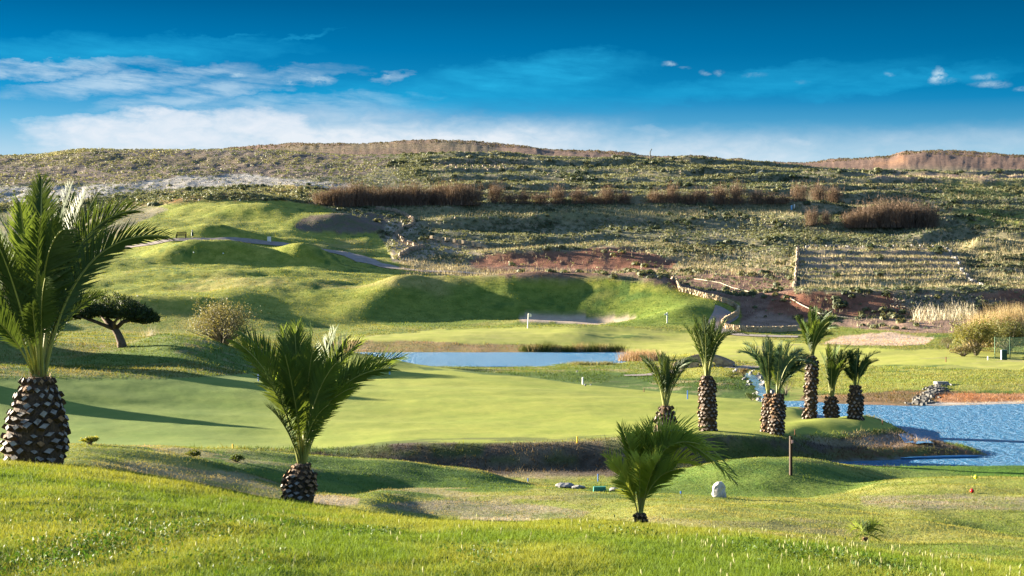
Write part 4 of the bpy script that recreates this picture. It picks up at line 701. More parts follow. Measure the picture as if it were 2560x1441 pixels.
# umbrella pine
b = loc(303, 868, 106, 117); s_ = b.y/F
t = empty('umbrella_pine', b, 'flat-topped dark umbrella pine with a leaning trunk beside the large palm', 'tree')
mb = MB(); mb.tube([(.15, 0, -.3), (0, 0, .4), (-.25, 0, 1.0), (-.7, .1, 1.7), (-1.2, .2, 2.2)], [.42, .33, .28, .24, .16], 9)
for e_, r_ in (((-3.4, .4, 2.5), .1), ((1.8, -.4, 2.3), .11), ((-2.2, 1.6, 2.6), .09), ((.4, -1.3, 2.5), .09), ((-3.0, -1.2, 2.4), .09), ((.9, 1.2, 2.4), .08)):
    mb.tube([(-.5, .05, 1.35), (-.5+e_[0]*.4, e_[1]*.5, 1.9), e_], [.17, .12, r_*.6], 6)
mb.build('trunk', BARK, t, True)
P = []
lob = [(-1.4, 0, 2.75, 2.8, 2.4, 1.35), (-3.5, .2, 2.7, 2.0, 1.9, 1.1), (.5, 0, 2.35, 2.0, 1.9, 1.05), (1.75, -.1, 1.95, 1.15, 1.3, .65), (-4.3, 0, 2.2, 1.3, 1.3, .7), (-.2, .9, 2.6, 1.6, 1.4, .9), (-2.3, -1.2, 2.5, 1.6, 1.2, .9), (1.5, .8, 2.1, 1.2, 1.0, .6)]
for c in lob: P.append(sphere_pts(int(1700*c[3]), rng, c[:3], c[3:], .55, .35))
P = np.concatenate(P); gp = fbm(P[:, 0]/.55+7, P[:, 1]/.55+P[:, 2]/.5, 5, 2); P = P[gp > -.22]; P[:, 2] += .22*fbm(P[:, 0]/.5, P[:, 1]/.5, 9, 2)+.10; me = leaf_cloud(P, .21, ((.016, .030, .009), (.045, .070, .018)), rng, .45, .5, 'crown'); link('crown', me, t, [LEAF])
# round bush and others: branches plus small leaves
def bush(label, group, base, rx, ry, rz, nleaf, size, cols, seed, nbr=40, twig=(.20, .17, .13), cat='bush', name='bush', asp=.45, thick=.02, gap=.5):
    rr = np.random.default_rng(seed); ra = random.Random(seed); t = empty(name, base, label, cat, group); mb = MB(); ends = []
    for i in range(nbr):
        a = ra.uniform(0, 6.28); e = ra.uniform(.35, 1.35); L = ra.uniform(.75, 1.0)
        tip = Vector((rx*math.cos(a)*math.cos(e)*L, ry*math.sin(a)*math.cos(e)*L, rz*(.15+.85*math.sin(e)*L)))
        m1 = tip*.45+Vector((ra.uniform(-.1, .1)*rx, ra.uniform(-.1, .1)*ry, .1*rz)); mb.tube([(0, 0, -.1), m1*.5+Vector((0, 0, .05*rz)), m1, tip], [thick*2.2, thick*1.6, thick, thick*.3], 4, cap=False)
        for k in range(4):
            q = m1.lerp(tip, ra.random()); e2 = q+Vector((ra.uniform(-.28, .28)*rx, ra.uniform(-.28, .28)*ry, ra.uniform(0, .25)*rz)); mb.tube([q, e2], [thick*.5, thick*.2], 3, cap=False); ends.append(e2)
        ends.append(tip)
    mb.build('branches', smat('bush_wood', twig, .9, tuple(v*.6 for v in twig), 6), t)
    E_ = np.array([tuple(e) for e in ends]); pk = rr.integers(0, len(E_), nleaf)
    P = E_[pk]+rr.normal(size=(nleaf, 3))*np.array([rx, ry, rz])*.085*gap*2; P[:, 2] = np.maximum(P[:, 2], .02)
    link('foliage', leaf_cloud(P, size, cols, rr, asp, .2, 'foliage'), t, [LEAF]); return t
def base_at(px, d, dz=0): return at(px, d, dz)
bb = loc(556, 862, 126, 140); bush('rounded half-bare olive grey bush behind the shaded ridge, right of the umbrella pine', None, bb+Vector((0, 0, -.2)), 4.2, 3.6, 4.5, 7500, .17, ((.12, .125, .05), (.19, .17, .08)), 5, 80, thick=.035)
b = at(2440, 152); bush('olive green bush left of the netting fence', 'bushes by the fence', b, 3.0, 2.6, 3.6, 5200, .2, ((.11, .13, .03), (.22, .20, .06)), 6, 50, thick=.03)
b = at(2520, 158); bush('olive green bush partly behind the netting fence', 'bushes by the fence', b, 3.3, 2.6, 3.6, 5200, .2, ((.09, .11, .03), (.18, .17, .06)), 7, 50, thick=.03)
b = at(2408, 149); bush('low purplish thicket at the foot of the olive bush by the fence', 'bushes by the fence', b, 1.9, 1.5, 1.1, 1500, .15, ((.12, .09, .05), (.18, .16, .06)), 9, 26, thick=.02)
def straw(label, group, base, r, h, n, cols, seed, name='reed_clump', cat='reeds', lean=.25, wd=.05):
    rr = np.random.default_rng(seed); P = rr.normal(size=(n, 3))*np.array([r, r, 0])*.45; hh = h*rr.uniform(.45, 1.05, n); k = rr.uniform(0, 1, (n, 1))
    c = (np.array(cols[0])*(1-k)+np.array(cols[1])*k)*rr.uniform(.75, 1.2, (n, 1))
    me = blades(P, hh, np.full(n, wd), lean, c, rr, name); o = link(name, me, None, [TWIG]); o.location = base; return tag(o, label, cat, group)
for i, (px, d, dz, r, h) in enumerate(((2475, 162, 1.2, 2.2, 4.2), (2535, 163, 1.4, 2.6, 5.0))):
    straw(('tall golden reed clump rising behind the olive bush', 'tallest golden reed clump at the right edge of the photo')[i], 'golden reeds', at(px, d, dz-.6), r, h, 2600, ((.36, .27, .14), (.48, .38, .23)), 50+i, wd=.07)
# shrubs along the hillside: bare brown, strand built
def shrub_mesh(seed, w_, h_, n, cols):
    rr = np.random.default_rng(seed); a = rr.uniform(0, 6.28, n); e = rr.uniform(.5, 1.55, n); L = rr.uniform(.45, 1.0, n)*(1+.25*np.sin(a*3+seed))
    P = np.stack([rr.normal(size=n)*w_*.22, rr.normal(size=n)*w_*.22, np.zeros(n)], 1)
    M = P+np.stack([w_*.26*np.cos(a)*np.cos(e)*L, w_*.26*np.sin(a)*np.cos(e)*L, h_*.45*L], 1)
    Tt = P+np.stack([w_*.42*np.cos(a)*np.cos(e)*L, w_*.42*np.sin(a)*np.cos(e)*L, h_*(.45+.5*np.sin(e))*L], 1)
    k = rr.uniform(0, 1, (n, 1)); c = np.array(cols[0])*(1-k)+np.array(cols[1])*k
    Vs = []; Cs = []
    for (a0, a1, wd) in ((P, M, .06), (M, Tt, .045)):
        W = rr.normal(size=(n, 3)); W /= np.linalg.norm(W, axis=1)[:, None]; Vs.append(np.concatenate([a0-W*wd, a0+W*wd, a1], 1).reshape(-1, 3)); Cs.append(np.repeat(c, 3, 0))
    for q in range(3):
        st = M+(Tt-M)*rr.uniform(0, 1, (n, 1)); en = st+rr.normal(size=(n, 3))*np.array([w_*.06, w_*.06, h_*.05])+np.array([0, 0, h_*.07]); W = rr.normal(size=(n, 3))*.03
        Vs.append(np.concatenate([st-W, st+W, en], 1).reshape(-1, 3)); Cs.append(np.repeat(c*1.15, 3, 0))
    V = np.concatenate(Vs); return npmesh('shrub', V, np.arange(len(V)).reshape(-1, 3), False, {'col': np.concatenate(Cs)})
BR = ((.095, .065, .05), (.20, .145, .11))
SM = [shrub_mesh(60+i, 7.0, 5.6, 1000, BR) for i in range(3)]+[shrub_mesh(70+i, 6.0, 4.8, 420, BR) for i in range(3)]
for m_ in SM: m_.materials.append(TWIG)
def put_shrub(mi, px, py, d0, d1, sc, label, group):
    o = bpy.data.objects.new('bare_shrub', SM[mi]); col_.objects.link(o); o.location = loc(px, py, d0, d1, -.15); o.scale = (sc[0], sc[0], sc[1]); o.rotation_euler.z = random.uniform(0, 6.28)
    return tag(o, label, 'shrub', group)
dn = [(815, .75), (850, .9), (890, 1.1), (925, 1.2), (965, 1.3), (1000, 1.2), (1035, 1.1), (1070, 1.05), (1105, 1.0), (1140, .95), (1172, .8)]
for i, (px, k) in enumerate(dn):
    put_shrub(i % 3, px, 516-(px-815)*.010, 345, 368, (.9, k*random.uniform(.72, 1.3)), 'dense dark brown bare shrub in the closed left stretch of the hillside hedge', 'shrubs in the closed left stretch of the hillside hedge')
for i, px in enumerate([1240, 1275, 1310, 1350, 1395, 1445, 1485, 1520, 1560, 1640, 1680, 1720, 1750, 1800, 1840, 1890, 1925, 1960, 2000, 2045, 2085]):
    put_shrub(3+i % 3, px, 508, 348, 380, (.7, random.uniform(.5, 1.35)), 'thin brown bare shrub in the broken right stretch of the hillside hedge', 'shrubs in the broken right stretch of the hillside hedge')
for i, (px, py, sx, sz) in enumerate(((2030, 562, .5, .95), (2065, 560, .4, .7))):
    put_shrub(3+i, px, py, 318, 350, (sx, sz), ('small upright bare shrub left of the wide brown thicket', 'smallest bare shrub between the upright one and the wide brown thicket')[i], 'bare shrubs on the right slope')
for i, (px, sx, sz) in enumerate(((2130, .6, .7), (2165, .8, 1.0), (2205, .9, 1.2), (2245, .9, 1.2), (2285, .9, 1.15), (2320, .8, .9))):
    put_shrub(i % 3, px, 568, 322, 345, (sx, sz), 'bare brown shrub packed into the wide thicket above the terraced field', 'shrubs of the wide thicket on the right slope')
# ------------------------------------------------------------------ walls of loose stone
def trace(pts, d0, d1, step):
    Q = [loc(px, py, d0, d1) for px, py in pts]; out = []
    for a_, b_ in zip(Q[:-1], Q[1:]):
        n = max(1, int((b_-a_).length/step))
        for i in range(n):
            p = a_.lerp(b_, i/n); out.append(p)
    out.append(Q[-1]); return out
def rubble(name, label, pts, d0, d1, wd, h, st, mat, seed, cat='wall', jag=.3, group=None):
    random.seed(seed); line = trace(pts, d0, d1, st*.9); mb = MB(); o0 = line[0]
    for p in line:
        z0 = float(Hs(p.x, p.y)); rows = max(1, int(h/(st*.7)))
        for k in range(rows):
            for q in (-.5, .5) if wd > st*1.2 else (0,):
                s1 = st*random.uniform(.7, 1.25)
                if k == rows-1 and random.random() < jag: continue
                mb.box((p.x-o0.x+random.uniform(-.1, .1)*st, p.y-o0.y+q*wd*.6, z0-o0.z+(k+.45)*h/rows), (s1, s1*.9, h/rows*random.uniform(.85, 1.15)), random.uniform(-.5, .5), 0, .85, st*.09)
    o = mb.build(name, mat, None, False, o0); return tag(o, label, cat, group)
rubble('stone_wall', 'curved pale stone wall along the outer edge of the path', [(1632, 713), (1665, 719), (1700, 728), (1735, 736), (1770, 746), (1805, 756), (1832, 766), (1846, 776), (1845, 786), (1832, 796), (1815, 804), (1806, 812), (1815, 822), (1850, 828), (1900, 830), (1950, 829), (1992, 827)], 196, 246, .5, .8, .30, STONE_L, 1, jag=.1)
rubble('stone_wall', 'low dry stone wall climbing the left side of the terraced field', [(1972, 744), (1984, 732), (1990, 700), (1993, 660), (1995, 622)], 226, 300, .5, .8, .45, STONE, 2, jag=.5)
rubble('stone_wall', 'ruined dry stone wall slanting down the right side of the terraced field', [(2368, 620), (2378, 640), (2395, 665), (2412, 690), (2440, 710), (2460, 722)], 236, 300, .7, .6, .45, STONE_G, 3, jag=.7)
rubble('stone_wall', 'low stone wall closing the top of the terraced field', [(2000, 618), (2090, 617), (2180, 618), (2280, 617), (2365, 619)], 285, 302, .5, .6, .5, STONE_G, 4, jag=.5)
rubble('stone_wall', 'broken old wall bending down beside the dark mound on the left hillside', [(940, 518), (990, 530), (1030, 548), (1035, 560), (1010, 572), (990, 588), (1010, 606), (1040, 618)], 280, 345, .8, .8, .5, STONE, 5, jag=.6)
rubble('stone_bank', 'pale rocky bank at the lower end of the broken old wall', [(1080, 598), (1110, 602), (1150, 608), (1190, 616), (1215, 626)], 285, 318, 1.6, .8, .7, STONE_L, 6, 'rock bank', .5)
rubble('stone_bank', 'short rocky bank just above the path bend', [(1000, 645), (1020, 632), (1045, 624), (1060, 620)], 270, 305, 1.6, 1.0, .7, STONE, 7, 'rock bank', .5)
# rocks strewn on the hillside: too many to count
mb = MB(); random.seed(12)
for i in range(900):
    px = random.uniform(-50, 2600); py = random.choice([random.gauss(432, 10), random.gauss(465, 12), random.gauss(552, 5), random.uniform(395, 690)])
    if py < 396 or (px < 1000 and py > 500): continue
    p = loc(px, py, 240, 485); r = random.uniform(.12, .38); mb.box((p.x, p.y, p.z+r*.3), (r*1.4, r, r), random.uniform(0, 3), 0, .75, r*.15)
for i in range(500):
    px = random.uniform(2230, 2440); p = loc(px, random.uniform(735, 785), 214, 235); r = random.uniform(.08, .22); mb.box((p.x, p.y, p.z+r*.3), (r*1.4, r, r), random.uniform(0, 3), 0, .75, r*.15)
for i in range(260):
    p = loc(random.uniform(1080, 1320), random.gauss(408, 5) if i % 2 else random.gauss(418, 3), 430, 485); r = random.uniform(.2, .6); mb.box((p.x, p.y, p.z+r*.3), (r*1.4, r, r), random.uniform(0, 3), 0, .75, r*.15)
o = mb.build('loose_stones', STONE); tag(o, 'pale loose stones strewn over the scrubby hillside', 'stones', kind='stuff')
# ------------------------------------------------------------------ path, bridge, stream, hose
def ribbon(name, pts, d0, d1, wds, mat, lift=.05, step=1.2, cross=5, kind='structure', label=None, cat=None, jit=0):
    Q = [loc(px, py, d0, d1) for px, py in pts]; W = wds if hasattr(wds, '__len__') else [wds]*len(pts)
    t = [0]
    for a_, b_ in zip(Q[:-1], Q[1:]): t.append(t[-1]+(b_-a_).length)
    n = int(t[-1]/step)+2; tt = np.linspace(0, t[-1], n)
    xs = pchip(t, [q.x for q in Q], tt); ys = pchip(t, [q.y for q in Q], tt); ww = pchip(t, W, tt)
    for _ in range(3): xs[1:-1] = (xs[:-2]+xs[2:]+2*xs[1:-1])/4; ys[1:-1] = (ys[:-2]+ys[2:]+2*ys[1:-1])/4
    tx = np.gradient(xs); ty = np.gradient(ys); l = np.hypot(tx, ty)+1e-9; nx, ny = -ty/l, tx/l; V = []
    for j in range(cross+1):
        q = (j/cross-.5)*ww*(1+jit*np.sin(tt*1.7+j)); x = xs+nx*q; y = ys+ny*q; V.append(np.stack([x, y, Hs(x, y)+lift], 1))
    V = np.stack(V, 1).reshape(-1, 3); c = cross+1; ii = np.arange(n*c).reshape(n, c)
    Fq = np.stack([ii[:-1, :-1], ii[:-1, 1:], ii[1:, 1:], ii[1:, :-1]], -1).reshape(-1, 4); o = link(name, npmesh(name, V, Fq, True), None, [mat]); return tag(o, label, cat, None, kind)
ribbon('path', [(205, 634), (300, 622), (400, 606), (470, 600), (560, 600), (640, 604), (740, 616), (820, 627), (870, 634), (900, 646), (940, 660), (990, 670), (1100, 679), (1200, 685), (1300, 696), (1420, 707), (1540, 712), (1630, 720), (1700, 733), (1765, 748), (1805, 762), (1822, 776)], 226, 300,
       [2.4, 2.4, 2.4, 2.6, 2.6, 2.6, 2.8, 3.2, 4.5, 5.0, 4.0, 2.8, 2.4, 2.4, 2.4, 2.4, 2.4, 2.8, 3.2, 3.6, 3.8, 3.8], PATHM, .09)
ribbon('path', [(1818, 776), (1812, 792), (1795, 806), (1800, 822), (1850, 838), (1920, 841), (1995, 843)], 192, 232, [3.6, 3.4, 3, 3, 3, 3, 3], PATHM, .09)
ribbon('path', [(1560, 940), (1600, 940), (1650, 936), (1690, 926)], 118, 134, [1.2, 1.8, 2, 2], PATHM, .06)
ribbon('path', [(1832, 922), (1870, 918), (1905, 917)], 124, 146, [1.8, 1.6, 1.4], PATHM, .06)
# stone bridge
b = at(1762, 133); sc = b.y/F; W2 = 72*sc; t = empty('stone_bridge', Vector((b.x, b.y, b.z)), 'small humped stone footbridge with two low arches behind the stout palm', 'bridge')
def wallside(y):
    mb = MB(); n = 44; top = lambda u: .34+.80*(1-(abs(u)**1.7)); base = -.5
    for i in range(n):
        u0 = -1+2*i/n; u1 = -1+2*(i+1)/n
        def low(u):
            z = base
            for cx in (-.12, .30):
                r = .13; q = (u-cx)/r
                if abs(q) < 1: z = max(z, .02+.42*math.sqrt(1-q*q))
            return z
        V = []
        for yy in (y-.14, y+.14):
            V += [(u0*W2, yy, low(u0)), (u1*W2, yy, low(u1)), (u1*W2, yy, top(u1)), (u0*W2, yy, top(u0))]
        mb.add(V, [(0, 1, 2, 3), (7, 6, 5, 4), (3, 2, 6, 7), (1, 0, 4, 5)])
    return mb
wallside(-.95).build('wall', STONE, t); wallside(.95).build('wall', STONE, t)
mb = MB(); n = 30
for i in range(n):
    u0 = -1.1+2.2*i/n; u1 = -1.1+2.2*(i+1)/n; f = lambda u: .10+.72*max(0, 1-abs(u)**1.7)
    mb.add([(u0*W2, -.80, f(u0)), (u1*W2, -.80, f(u1)), (u1*W2, .80, f(u1)), (u0*W2, .80, f(u0)), (u0*W2, -.80, f(u0)-.2), (u1*W2, -.80, f(u1)-.2), (u1*W2, .80, f(u1)-.2), (u0*W2, .80, f(u0)-.2)], [(0, 1, 2, 3), (7, 6, 5, 4)])
mb.build('deck', PATHM, t); t.rotation_euler.z = R(-14)
random.seed(4); mb = MB()
for i in range(60):
    u = random.uniform(-1, 1); mb.box((u*W2, -.95-.16, random.uniform(-.2, .3+.7*(1-abs(u)**1.7))), (.35, .08, .2), 0, 0, .9, .03)
mb.build('facing_stone', STONE_L, t)
ribbon('stream', [(1862, 934), (1880, 944), (1893, 962), (1908, 985), (1924, 1008)], 92, 128, [.5, .9, .7, .8, .9], smat('stream_water', (.10, .28, .42), .15, (.30, .48, .58), 3, .8, spec=.6), .07, .4, 3, 'structure', jit=.3)
mb = MB(); random.seed(9)
for (px, py) in [(1862, 932), (1880, 943), (1893, 960), (1908, 985), (1922, 1005)]:
    for k in range(11):
        p = loc(px+random.choice((-1, 1))*random.uniform(10, 26), py+random.uniform(-7, 7), 92, 130); r = random.uniform(.12, .38); mb.box((p.x, p.y, p.z+r*.2), (r*1.3, r, r*.9), random.uniform(0, 3), 0, .7, r*.15)
o = mb.build('stream_rocks', STONE_G); tag(o, 'grey rocks lining the little stream that runs down to the pond', 'rocks', kind='stuff')
mb = MB(); q = trace([(1736, 698), (1770, 703), (1800, 708), (1830, 720), (1860, 728), (1900, 736), (1930, 742)], 226, 262, 1.5); mb.tube([(p.x, p.y, p.z+.10) for p in q], .05, 5)
o = mb.build('hose', HOSE); tag(o, 'long pale hose crossing the bare brown slope above the curved wall', 'hose')
mb = MB(); q = trace([(1974, 746), (1990, 756), (2005, 765), (2022, 773), (2050, 786), (2085, 792), (2120, 796)], 204, 236, 1.5); mb.tube([(p.x, p.y, p.z+.12) for p in q], .07, 5)
o = mb.build('hose', HOSE); tag(o, 'pale hose running down the red bank behind the tallest palm', 'hose')
mb = MB(); random.seed(19); q = [loc(px, py, 88, 118) for px, py in ((2350, 964), (2338, 974), (2324, 986), (2308, 1000), (2296, 1012))]; o0 = q[0]
for i in range(170):
    k = random.uniform(0, 3.99); a_, b_ = q[int(k)], q[int(k)+1]; p = a_.lerp(b_, k % 1); x = p.x+random.gauss(0, .32); y = p.y+random.gauss(0, .4); r = random.uniform(.1, .22)
    mb.box((x-o0.x, y-o0.y, float(Hs(x, y))-o0.z+r*.3), (r*1.5, r*1.2, r), random.uniform(0, 3), 0, .8, r*.15)
o = mb.build('chute_rocks', smat('dark_stone', (.13, .125, .12), .85, (.07, .07, .07), 4, .6), None, False, o0); tag(o, 'grey rocks lining the drainage chute on the pond bank', 'rocks', kind='stuff')
mb = MB(); b = loc(2356, 962, 100, 120); mb.box((0, .3, .0), (1.1, .5, .45), .3, 0, .9, .05); mb.box((-.45, -.1, -.1), (.2, .9, .35), .3, 0, .9, .04); mb.box((.45, -.1, -.1), (.2, .9, .35), .3, 0, .9, .04)
o = mb.build('culvert', STONE_G, None, False, b); tag(o, 'small dark stone culvert mouth at the top of the drainage chute', 'culvert')
# pond liner showing at the spit
def sheet(pts, z, name, label, mat):
    mb = MB(); n = len(pts); P = [Vector(p) for p in pts]; c = sum(P, Vector())/n
    for i in range(n):
        a_, b_ = P[i], P[(i+1) % n]; m1 = a_.lerp(b_, .5)+Vector((0, 0, .05)); mb.add([a_, m1, b_, c], [(0, 1, 3), (1, 2, 3)])
    o = mb.build(name, mat, None, True); return tag(o, label, 'pond liner')
q = [loc(2245, 1090, 62, 75, .07), loc(2275, 1086, 62, 75, .07), loc(2312, 1100, 62, 74, .07), loc(2335, 1112, 62, 73, .07), loc(2290, 1114, 62, 73, .08), loc(2262, 1112, 62, 73, .09)]
sheet(q, 0, 'liner_sheet', 'blue plastic liner sheet exposed on the shoulder of the spit', LINER)
b0 = [loc(px, 1143, 61, 68) for px in (2250, 2300, 2350, 2400, 2440, 2452)]
mb = MB(); mb.tube([(2.0*0+p.x, p.y-.15, WL+.05) for p in b0], [.03, .05, .06, .06, .05, .03], 8); o = mb.build('liner_fold', LINER, None, True); tag(o, 'dark blue rolled liner edge along the waterline at the tip of the spit', 'pond liner')
# ------------------------------------------------------------------ small golf course things
def post(px, py, d0, d1, hpx, wpx, mat, name, label, cat, group=None, dz=0, lean=0, n=8):
    b = loc(px, py, d0, d1); s = b.y/F; h = hpx*s; r = wpx*s/2; mb = MB()
    mb.tube([(0, 0, -.1), (lean*h*.5, 0, h*.5), (lean*h, 0, h*.96), (lean*h, 0, h)], [r, r, r, r*.7], n); o = mb.build(name, mat, None, False, b); return tag(o, label, cat, group)
post(646, 958, 88, 112, 20, 3, BLUE, 'marker_stake', 'dark blue stake on the shaded slope left of the young palm', 'stake', 'marker stakes')
post(974, 936, 95, 112, 18, 4, LBLUE, 'marker_stake', 'pale blue stake near the left end of the far pond', 'stake', 'marker stakes')
post(1457, 963, 84, 100, 20, 4.5, WHITE, 'marker_post', 'short white post at the far edge of the fairway', 'post', 'marker stakes')
post(1719, 998, 80, 95, 22, 3, BLUE, 'marker_stake', 'thin blue stake between the first two far palms', 'stake', 'marker stakes')
post(582, 1127, 57, 66, 17, 4, YEL, 'marker_stake', 'yellow stake at the near fairway edge left of the young palm', 'stake', 'marker stakes')
post(1443, 1107, 58, 66, 16, 4, YEL, 'marker_stake', 'yellow stake above the brown ditch bank, left of the small palm', 'stake', 'marker stakes')
post(1495, 1209, 44, 54, 24, 3.2, BLUE, 'marker_stake', 'bright blue stake by the ditch just left of the small palm', 'stake', 'marker stakes')
post(1320, 1196, 44, 54, 10, 3, BLUE, 'marker_stake', 'stubby blue stake beside the ditch, left of the flat rocks', 'stake', 'marker stakes')
post(1702, 1238, 34, 40, 10, 4, BLUE, 'marker_stake', 'tiny blue peg just left of the standing boulder', 'stake', 'marker stakes')
post(1987, 1088, 57, 68, 15, 2, RUST, 'marker_stake', 'thin rusty stake just beyond the tall brown post', 'stake', 'marker stakes')
post(2206, 1062, 66, 76, 14, 2, RUST, 'marker_stake', 'thin rusty stake on the grass tip right of the last palm', 'stake', 'marker stakes')
post(1610, 980, 84, 100, 9, 2, RUST, 'marker_stake', 'short rusty stake behind the leftmost far palm', 'stake', 'marker stakes')
post(2365, 905, 130, 160, 13, 2.2, RUST, 'marker_stake', 'red brown stake on the bright grass left of the netting fence', 'stake', 'marker stakes')
post(2470, 900, 135, 152, 9, 3.5, WHITE, 'marker_post', 'tiny white post in front of the bushes by the netting fence', 'post', 'marker stakes')
b = loc(1977, 1188, 42, 50); s = b.y/F; t = empty('brown_post', b, 'tall dark brown square post with a pink plate, in front of the far palms', 'post')
mb = MB(); mb.box((0, 0, 48*s-.05), (6.5*s, 6.5*s, 99*s+.1), .25, 0, .92); mb.build('post', WOODD, t)
mb = MB(); mb.box((2.8*s, -3.8*s, 84*s), (5*s, .012, 8*s), .25); mb.build('plate', PINK, t)
# flagstick
b = loc(1319, 821, 196, 205); s = b.y/F; t = empty('flagstick', b, 'white golf flag on a leaning white pole on the green', 'flag')
mb = MB(); mb.tube([(0, 0, 0), (1.2*s, 0, 18*s), (2.2*s, 0, 38*s)], [1.5*s, 1.4*s, 1.3*s], 8); mb.build('pole', WHITE, t)
mb = MB(); V = []
for i in range(9):
    u = i/8; yy = .10*math.sin(u*7); V += [(2.0*s+u*8.5*s, yy, (38.5-2.2*u*u*2)*s), (1.9*s+u*8.0*s, yy, (29+1.2*u-1.0*math.sin(u*3))*s)]
mb.add(V, [(2*i, 2*i+1, 2*i+3, 2*i+2) for i in range(8)]); mb.build('flag_cloth', WHITE, t)
mb = MB(); mb.lathe([(.06, .002), (.06, .006)], 12); mb.build('hole_rim', BARKD, t)
# signpost
b = loc(1668, 808, 205, 216); s = b.y/F; t = empty('signpost', b, 'white wooden signpost with a short arm on the bank right of the bunker', 'signpost')
mb = MB(); mb.box((0, 0, 13*s), (3*s, 3*s, 28*s)); mb.build('post', WHITE, t); mb = MB(); mb.box((-3.6*s, -2*s, 22*s), (6.5*s, .05, 4.5*s)); mb.build('sign_arm', WHITE, t)
# bench, bin, marker stone
b = loc(453, 596, 262, 292); s = b.y/F; k = 25*s/1.6; t = empty('park_bench', b, 'dark wooden slatted park bench beside the path on the left hillside', 'bench'); t.scale = (k, k, k)
for x in (-.74, .74):
    for y in (-.25, .25):
        mb = MB(); mb.box((x, y, .30 if y < 0 else .50), (.08, .08, .62 if y < 0 else 1.05)); mb.build('leg', WOODD, t)
    mb = MB(); mb.box((x, 0, .64), (.09, .56, .06)); mb.build('armrest', WOODD, t)
mb = MB()
for j in range(5): mb.box((0, -.24+.12*j, .42), (1.5, .09, .04))
mb.build('seat', WOODD, t)
mb = MB(); mb.box((0, .25, 1.0), (1.5, .05, .10)); mb.box((0, .25, .56), (1.5, .05, .07))
for j in range(15): mb.box((-.68+.097*j, .25, .78), (.045, .03, .38))
mb.build('backrest', WOODD, t)
b = loc(481, 594, 262, 292); s = b.y/F; t = empty('litter_bin', b, 'dark green bin on a post with a small top unit beside the park bench', 'bin')
mb = MB(); mb.tube([(0, .02, 0), (0, .02, 18*s)], 1.0*s, 8); mb.build('post', GREYM, t)
mb = MB(); mb.lathe([(2.4*s, 3*s), (2.9*s, 4*s), (3.1*s, 13*s), (2.6*s, 13.4*s)], 12); mb.build('bin_body', DGREEN, t)
mb = MB(); mb.lathe([(1.0*s, 14*s), (1.9*s, 15*s), (1.9*s, 18*s), (.8*s, 19.5*s)], 10); mb.build('ball_washer', GREYM, t)
b = loc(673, 604, 262, 295); s = b.y/F; mb = MB(); mb.box((0, 0, 6*s), (9.5*s, 5*s, 13*s), .1, 0, .9, .03); o = mb.build('tee_marker_stone', WHITE, None, False, b); tag(o, 'white upright tee marker stone beside the path on the left hillside', 'marker stone')
def ball(px, py, d0, d1, rpx, mat, label, grp='tee marker balls', name='tee_ball'):
    b = loc(px, py, d0, d1); s = b.y/F; mb = MB(); r = rpx*s; n = 12
    mb.lathe([(.001, -r)]+[(r*math.cos(R(a)), r*math.sin(R(a))) for a in range(-75, 90, 15)]+[(.001, r)], 16); mb.tube([(0, 0, -r*1.8), (0, 0, -r*.9)], r*.2, 6)
    o = mb.build(name, mat, None, True, b+Vector((0, 0, r*.95))); return tag(o, label, 'tee marker', grp)
ball(2430, 1232, 34, 44, 5.2, RED_, 'red ball tee marker on the mown tee at the right'); ball(2440, 1197, 40, 46, 5.0, LEM, 'yellow ball tee marker at the far edge of the right-hand tee')
ball(1463, 965, 84, 100, 2.6, GREYM, 'small dark ball right beside the white post'); ball(1477, 966, 84, 100, 2.8, GREYM, 'small dark ball on its own just right of the white post'); ball(1443, 931, 112, 140, 2.6, GREYM, 'small dark ball on the rough between the white post and the far pond')
for i, (px, py) in enumerate(((497, 502), (600, 502), (484, 634), (558, 634), (344, 741))):
    ball(px, py, 205, 345, 1.8, WHITE, ('white tee ball on the highest grass mound, the left one', 'white tee ball on the highest grass mound, the right one', 'white tee ball on the middle tee, left one', 'white tee ball on the middle tee, right one', 'white tee ball on the low lit ridge above the umbrella pine')[i], 'white tee balls on the left hill')
# boulders
def boulder(px, py, d0, d1, wpx, hpx, mat, label, seed, grp=None, name='boulder', dp=.7):
    b = loc(px, py, d0, d1); s = b.y/F; mb = MB(); mb.blob((0, 0, hpx*s*.42), (wpx*s/2, wpx*s/2*dp, hpx*s*.60), seed, 12, 8, .16); o = mb.build(name, mat, None, False, b); return tag(o, label, 'rock', grp)
b = loc(1797, 1243, 34, 41); s = b.y/F; mb = MB(); rs = [(-17, -15), (-17.5, -14), (-15, -13), (-11, -9)]
prof = [(0, -16, 19), (8, -17, 18), (18, -17, 17), (27, -15, 15.5), (34, -12, 14), (38, -7, 11), (40, -2, 8)]
V = []; n = 10
for (h, x0, x1) in prof:
    for j in range(n):
        a = 2*math.pi*j/n; cx = (x0+x1)/2; rx = (x1-x0)/2; q = 1+.10*math.sin(j*2.3+h*.3); V.append(((cx+rx*math.cos(a)*q)*s, rx*.62*math.sin(a)*q*s, (h-1)*s))
Fs = [(i*n+j, i*n+(j+1) % n, (i+1)*n+(j+1) % n, (i+1)*n+j) for i in range(len(prof)-1) for j in range(n)]+[tuple((len(prof)-1)*n+j for j in range(n))]
mb.add(V, Fs); o = mb.build('boulder', smat('pale_boulder', (.55, .53, .50), .85, (.30, .29, .29), 9, .6), None, False, b); tag(o, 'pale upright standing boulder on the grass right of the small palm', 'rock')
boulder(1412, 1219, 43, 52, 52, 12, STONE_G, 'long flat grey rock by the ditch left of the small palm', 3, 'flat rocks by the ditch'); boulder(1446, 1222, 43, 50, 34, 9, STONE_G, 'low grey rock touching the right end of the long flat rock', 4, 'flat rocks by the ditch')
